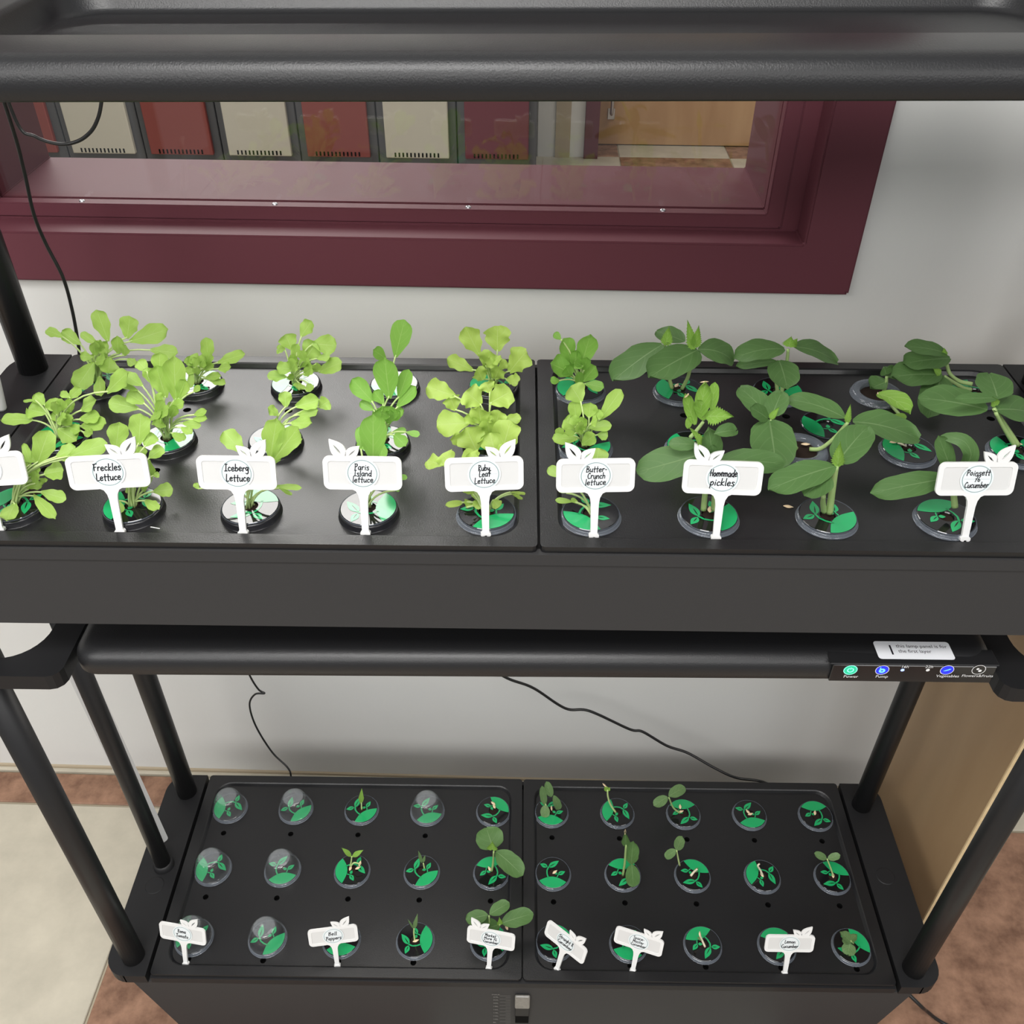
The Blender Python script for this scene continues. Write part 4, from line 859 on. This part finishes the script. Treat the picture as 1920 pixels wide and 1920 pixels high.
def handwriting(lines, size, cx, cy, gap, slant=.12, bold=.135):
    """flat strokes in the sign's plane: list of (verts2d, faces)"""
    V, F = [], []; y = cy+gap*(len(lines)-1)/2-size*.42; rnd = random.Random(sum(map(ord, ''.join(lines))))
    for ln in lines:
        wtot = sum(G[ch][0]+.07 for ch in ln)*size; k = min(.0225, len(ln)*(.0029 if len(lines) < 3 else .0025))/wtot; x = cx-wtot*k/2+rnd.uniform(-.0006, .0006); base = y+rnd.uniform(-.0003, .0003)
        for i, ch in enumerate(ln):
            w, st = G[ch]; jy = rnd.uniform(-.04, .04)
            for pl in st:
                P = [Vector((x+(p[0]+slant*p[1])*size*k, base+(p[1]+jy)*size, 0)) for p in pl]
                if len(P) > 2: P = spline(P, 3)
                for a, b in zip(P[:-1], P[1:]):
                    d = (b-a); 
                    if d.length < 1e-7: continue
                    d.normalize(); n = Vector((-d.y, d.x, 0))*size*bold*.5; e = d*size*bold*.3; q = len(V)
                    V += [a-e-n, b+e-n, b+e+n, a-e+n]; F.append([q, q+1, q+2, q+3])
            x += (w+.07)*size*k
        y -= gap
    return V, F
TW, TH, TSTEM = .0650, .0290, .0415
def marker(px, py, layer, yaw, orn, lines, label, group, size=.0064, gap=.0066, lean=17, roll=0):
    Z = (ZU if layer else ZL)-.005; base = atZ(px, py, Z)
    t = thing('plant_marker', base, label, 'plant marker', group)
    RT = Matrix.Rotation(math.radians(yaw), 3, 'Z') @ Matrix.Rotation(math.radians(-lean), 3, 'X') @ Matrix.Rotation(math.radians(roll), 3, 'Y')
    def X(v): return base + RT @ Vector((v[0], -v[2], v[1]))          # sign plane (a, b, out) -> world
    y0 = TSTEM; y1 = TSTEM+TH
    # board: thin body with a raised border
    bd = rrect(-TW/2, y0, TW/2, y1, .0055, 6); inn = rrect(-TW/2+.0042, y0+.0042, TW/2-.0042, y1-.0042, .0025, 6)
    V, F = prism_vf([bd, inn], -.0010, .0012); V, F = fix(V, F); b = world_obj('board', [X(v) for v in V], F, 'white', t)
    V, F = prism_vf([inn], -.0008, .0006); V, F = fix(V, F); world_obj('board_panel', [X(v) for v in V], F, 'white_in', b)
    # stalk flaring into the board
    stalk = [(-.0098, y0+.0006), (-.0062, y0-.0012), (-.0042, y0-.0050), (-.0034, y0-.010), (-.0028, .003), (.0028, .003), (.0034, y0-.010), (.0042, y0-.0050), (.0062, y0-.0012), (.0098, y0+.0006)]
    V, F = prism_vf([stalk], -.0012, .0014); V, F = fix(V, F); world_obj('stalk', [X(v) for v in V], F, 'white', t)
    clip = [(-.0030, .0045), (-.0042, .0032), (-.0042, .0012), (-.0030, .0002), (-.0012, .0002), (-.0009, .0014), (.0009, .0014), (.0012, .0002), (.0030, .0002), (.0042, .0012), (.0042, .0032), (.0030, .0045)]
    V, F = prism_vf([clip], -.0022, .0024); V, F = fix(V, F); world_obj('clip', [X(v) for v in V], F, 'white', t)
    # two-leaf ornament with slits; the bigger leaf on the outer side
    ox = orn*TW
    for s in (-1, 1):
        big = 1.0 if s*orn > 0 else .78; L_ = .0205*big; a = math.radians(52 if s > 0 else 128) if big == 1.0 else math.radians(40 if s > 0 else 140)
        tip = (ox+L_*math.cos(a)*1.0, y1-.001+L_*math.sin(a)*.95); rt = (ox, y1-.0022)
        outl = leaf2d(rt[0], rt[1], tip[0], tip[1], .0118*big, 10)
        outl = [(x, y) for x, y in outl]
        def lerp(q): return (rt[0]+(tip[0]-rt[0])*q, rt[1]+(tip[1]-rt[1])*q)
        q0, q1 = lerp(.25), lerp(.74); slit = leaf2d(q0[0], q0[1], q1[0], q1[1], .0017*big, 5)
        V, F = prism_vf([outl, slit], -.0009, .0011); V, F = fix(V, F); world_obj('leaf_ornament', [X(v) for v in V], F, 'white', t)
    # round paper sticker, ring, rule, handwriting
    cy = y0+TH/2; n = 40; r0 = .0138
    dv, df = [Vector((r0*math.cos(2*math.pi*k/n), cy+r0*.97*math.sin(2*math.pi*k/n), .0013)) for k in range(n)], [list(range(n))]
    sk = world_obj('name_sticker', [X(v) for v in dv], df, 'paper', t)
    rv = [Vector((r*math.cos(2*math.pi*k/n), cy+r*.96*math.sin(2*math.pi*k/n), .00145)) for r in (.0117, .0123) for k in range(n)]
    world_obj('ring', [X(v) for v in rv], [[k, (k+1) % n, n+(k+1) % n, n+k] for k in range(n)], 'teal', sk)
    rules = [([Vector((-.0108, cy-.00012, .00144)), Vector((.0108, cy-.00012, .00144)), Vector((.0108, cy+.00012, .00144)), Vector((-.0108, cy+.00012, .00144))], [[0, 1, 2, 3]])]
    V, F = join(*rules); world_obj('ruled_line', [X(v) for v in V], F, 'rule', sk)
    V, F = handwriting(lines, size, 0, cy, gap); world_obj('handwriting', [X((v.x, v.y, .0016)) for v in V], F, 'ink', sk)
    return t
GT = 'white plant markers'
for px, py, yaw, orn, lines, lab in (
 (1, 997, 7, .2, ['Lettuce'], 'white plant marker cut off by the left picture edge'),
 (226.5, 1001, 6.5, .21, ['Freckles', 'Lettuce'], 'white plant marker reading Freckles Lettuce'),
 (457, 1003, 0, .21, ['Iceberg', 'Lettuce'], 'white plant marker reading Iceberg Lettuce'),
 (686, 1003.5, -.5, -.21, ['Paris', 'Island', 'lettuce'], 'white plant marker reading Paris Island lettuce'),
 (911, 1005, 4.5, .21, ['Ruby', 'Leaf', 'Lettuce'], 'white plant marker reading Ruby Leaf Lettuce'),
 (1113, 1008, 2.5, -.2, ['Butter-', 'Crunch', 'lettuce'], 'white plant marker reading Butter-Crunch lettuce'),
 (1341.5, 1012, -2.5, -.2, ['Homemade', 'pickles'], 'white plant marker reading Homemade pickles'),
 (1807, 1014, 1.5, .22, ['Poinsett', '76', 'Cucumber'], 'white plant marker reading Poinsett 76 Cucumber, at the right picture edge')):
    marker(px, py, 1, yaw, orn, lines, lab, GT, size=.0052 if len(lines) == 3 else .0062, gap=.0056 if len(lines) == 3 else .0084)
for px, py, yaw, orn, lines, lab in (
 (349, 1808, -9, .16, ['Roma', 'Tomato'], 'leftmost white plant marker of the lower trays, in front of a dome'),
 (633, 1812, 8.5, .17, ['Bell', 'Peppers'], 'white plant marker reading Bell Peppers, in the lower left tray'),
 (916.5, 1817, -10.5, -.24, ['Market', 'More 76', 'Cucumber'], 'white plant marker in front of the four-leaved cucumber of the lower tray'),
 (1044, 1819, -39, .2, ['Straight 8', 'Cucumber'], 'strongly turned white plant marker just right of the lower tray seam'),
 (1186, 1822, -18, .24, ['Space-', 'Master', 'Cucumber'], 'white plant marker reading Space-Master Cucumber'),
 (1471, 1827, 0, .22, ['Lemon', 'Cucumber'], 'white plant marker reading Lemon Cucumber, rightmost of the lower trays')):
    marker(px, py, 0, yaw, orn, lines, lab, GT, size=.0050 if len(lines) == 3 else .0060, gap=.0056 if len(lines) == 3 else .0080)
# ------------------------------------------------------------------ loose things and cables
def loose_seed(px, py, layer, ang, lab):
    P = atZ(px, py, (ZU if layer else ZL)-.005); tag(obj('cucumber_seed', SEED, None, P, (0, 0, math.radians(ang))), lab, 'seed', 'loose seeds on the trays')
loose_seed(1478, 951, 1, -12, 'pale loose seed lying on the upper right tray left of the full-view cucumber')
loose_seed(951, 1741, 0, -50, 'pale loose seed lying on the lower left tray beside the four-leaved cucumber')
P = atZ(291, 990, ZU-.005); V, F = box_vf((-.0045, -.0003, 0), (.0045, .0003, .0006), .0001, 1)
tag(obj('plastic_splinter', mesh('plastic_splinter', V, F, 'white'), None, P, (0, 0, math.radians(-14))), 'thin white splinter on the upper tray right of the Freckles marker', 'splinter')
# loose lid lying on the upper right tray
P = atZ(1549, 798, ZU-.005); t = thing('loose_lid', P, 'loose black lid with green sprig print lying flat beside the open cup', 'lid')
l = obj('disc', lid_me, t, (0, 0, 0)); obj('printed_sprig', sprig_me, l, (0, 0, .0018), (0, 0, math.radians(200-270))); obj('lid_edge', edge_me, l)
def cable(pts, r, lab, per=10):
    V, F = tube_vf(spline(pts, per), r, 8); tag(world_obj('power_cable', V, F, 'cable', None, True, loc=pts[0]), lab, 'cable')
yw = .40
zlu = FZ+1.1125
a = atY(8, 172, .30)
cable([Vector((a.x, .30, zlu)), atY(28, 222, .31), atY(66, 256, .31), atY(110, 270, .31), atY(145, 265, .31), atY(170, 247, .31), atY(184, 221, .31), atY(190, 192, .31), atY(191, 168, .31)], .0017, 'thin black cable looping below the top lamp at the upper left')
cable([Vector((a.x-.002, .295, zlu)), atY(22, 235, .32), atY(45, 320, .33), atY(63, 400, .335), atY(85, 455, .34), atY(118, 520, .34), atY(135, 580, .34), atY(146, 640, .335), atY(149, 670, .33), atY(152, 720, .325), atY(152, 800, .325)], .0019, 'black cable hanging down from the top lamp behind the upper tray')
cable([atY(455, 1235, .34), atY(470, 1270, .345), atY(485, 1293, .35), atY(496, 1300, .35), atY(478, 1302, .35), atY(468, 1322, .35), atY(480, 1362, .35), atY(510, 1410, .345), atY(540, 1440, .335), atY(546, 1460, .328), atY(548, 1500, .325)], .0015, 'thin kinked black cable on the wall behind the lower left tray')
cable([atY(900, 1240, .36), atY(950, 1271, .37), atY(1000, 1290, .375), atY(1060, 1328, .38), atY(1105, 1333, .38), atY(1180, 1367, .38), atY(1205, 1372, .38), atY(1250, 1398, .375), atY(1290, 1412, .37), atY(1340, 1440, .355), atY(1380, 1458, .345), atY(1430, 1466, .335), atY(1480, 1490, .326)], .0022, 'wavy black cable running down the wall behind the lower right tray')
p0 = Vector((.520, .10, .075))
cable([Vector((.5290, .075, .085)), atZ(1722, 1882, .06), atZ(1738, 1896, .03), atZ(1768, 1918, .004), atZ(1850, 1960, .003)], .0028, 'black mains cable leaving the lower tank at the bottom right')
# white strip leaning by the water pipe, and the white stick end at the left picture edge
b0 = Vector((-.541, .187, ZL+.0004)); tp = atY(150, 1262, .183)
ax = (tp-b0).normalized(); wv_ = Vector((.8, .6, .1)); wv_ = (wv_-ax*wv_.dot(ax)).normalized(); nv = ax.cross(wv_); L_ = (tp-b0).length
V, F = prism_vf([rrect(-.0135, 0, .0135, L_, .006, 5)], -.0008, .0008); V, F = fix(V, F)
tag(world_obj('plastic_strip', [b0+wv_*v.x+ax*v.y+nv*v.z+ax*.008 for v in V], F, 'white', None, loc=b0), 'long white plastic strip leaning behind the water pipe at the left', 'strip')
s0 = atZ(3, 768, ZU); s1 = atY(-22, 640, s0.y)
V, F = tube_vf([s0+Vector((0, 0, .0005)), s0+(s1-s0)*.03+Vector((0, 0, .0005)), s0+(s1-s0)*.5, s1], [.0046, .0052, .0040, .0030], 16)
tag(world_obj('white_stick', V, F, 'white_in', None, True, loc=s0), 'blunt end of a white plastic stick standing on the upper left end cap', 'stick')
# round plugs in the lower end caps
for s, px, py in ((-1, 290, 1660), (1, 1660, 1643)):
    P = atZ(px, py, ZL); V, F = lathe_vf([(.0001, .0009), (.0125, .0009), (.0133, .0002), (.0134, 0)], 28, P); world_obj('cap_plug', V, F, 'cap', rack)
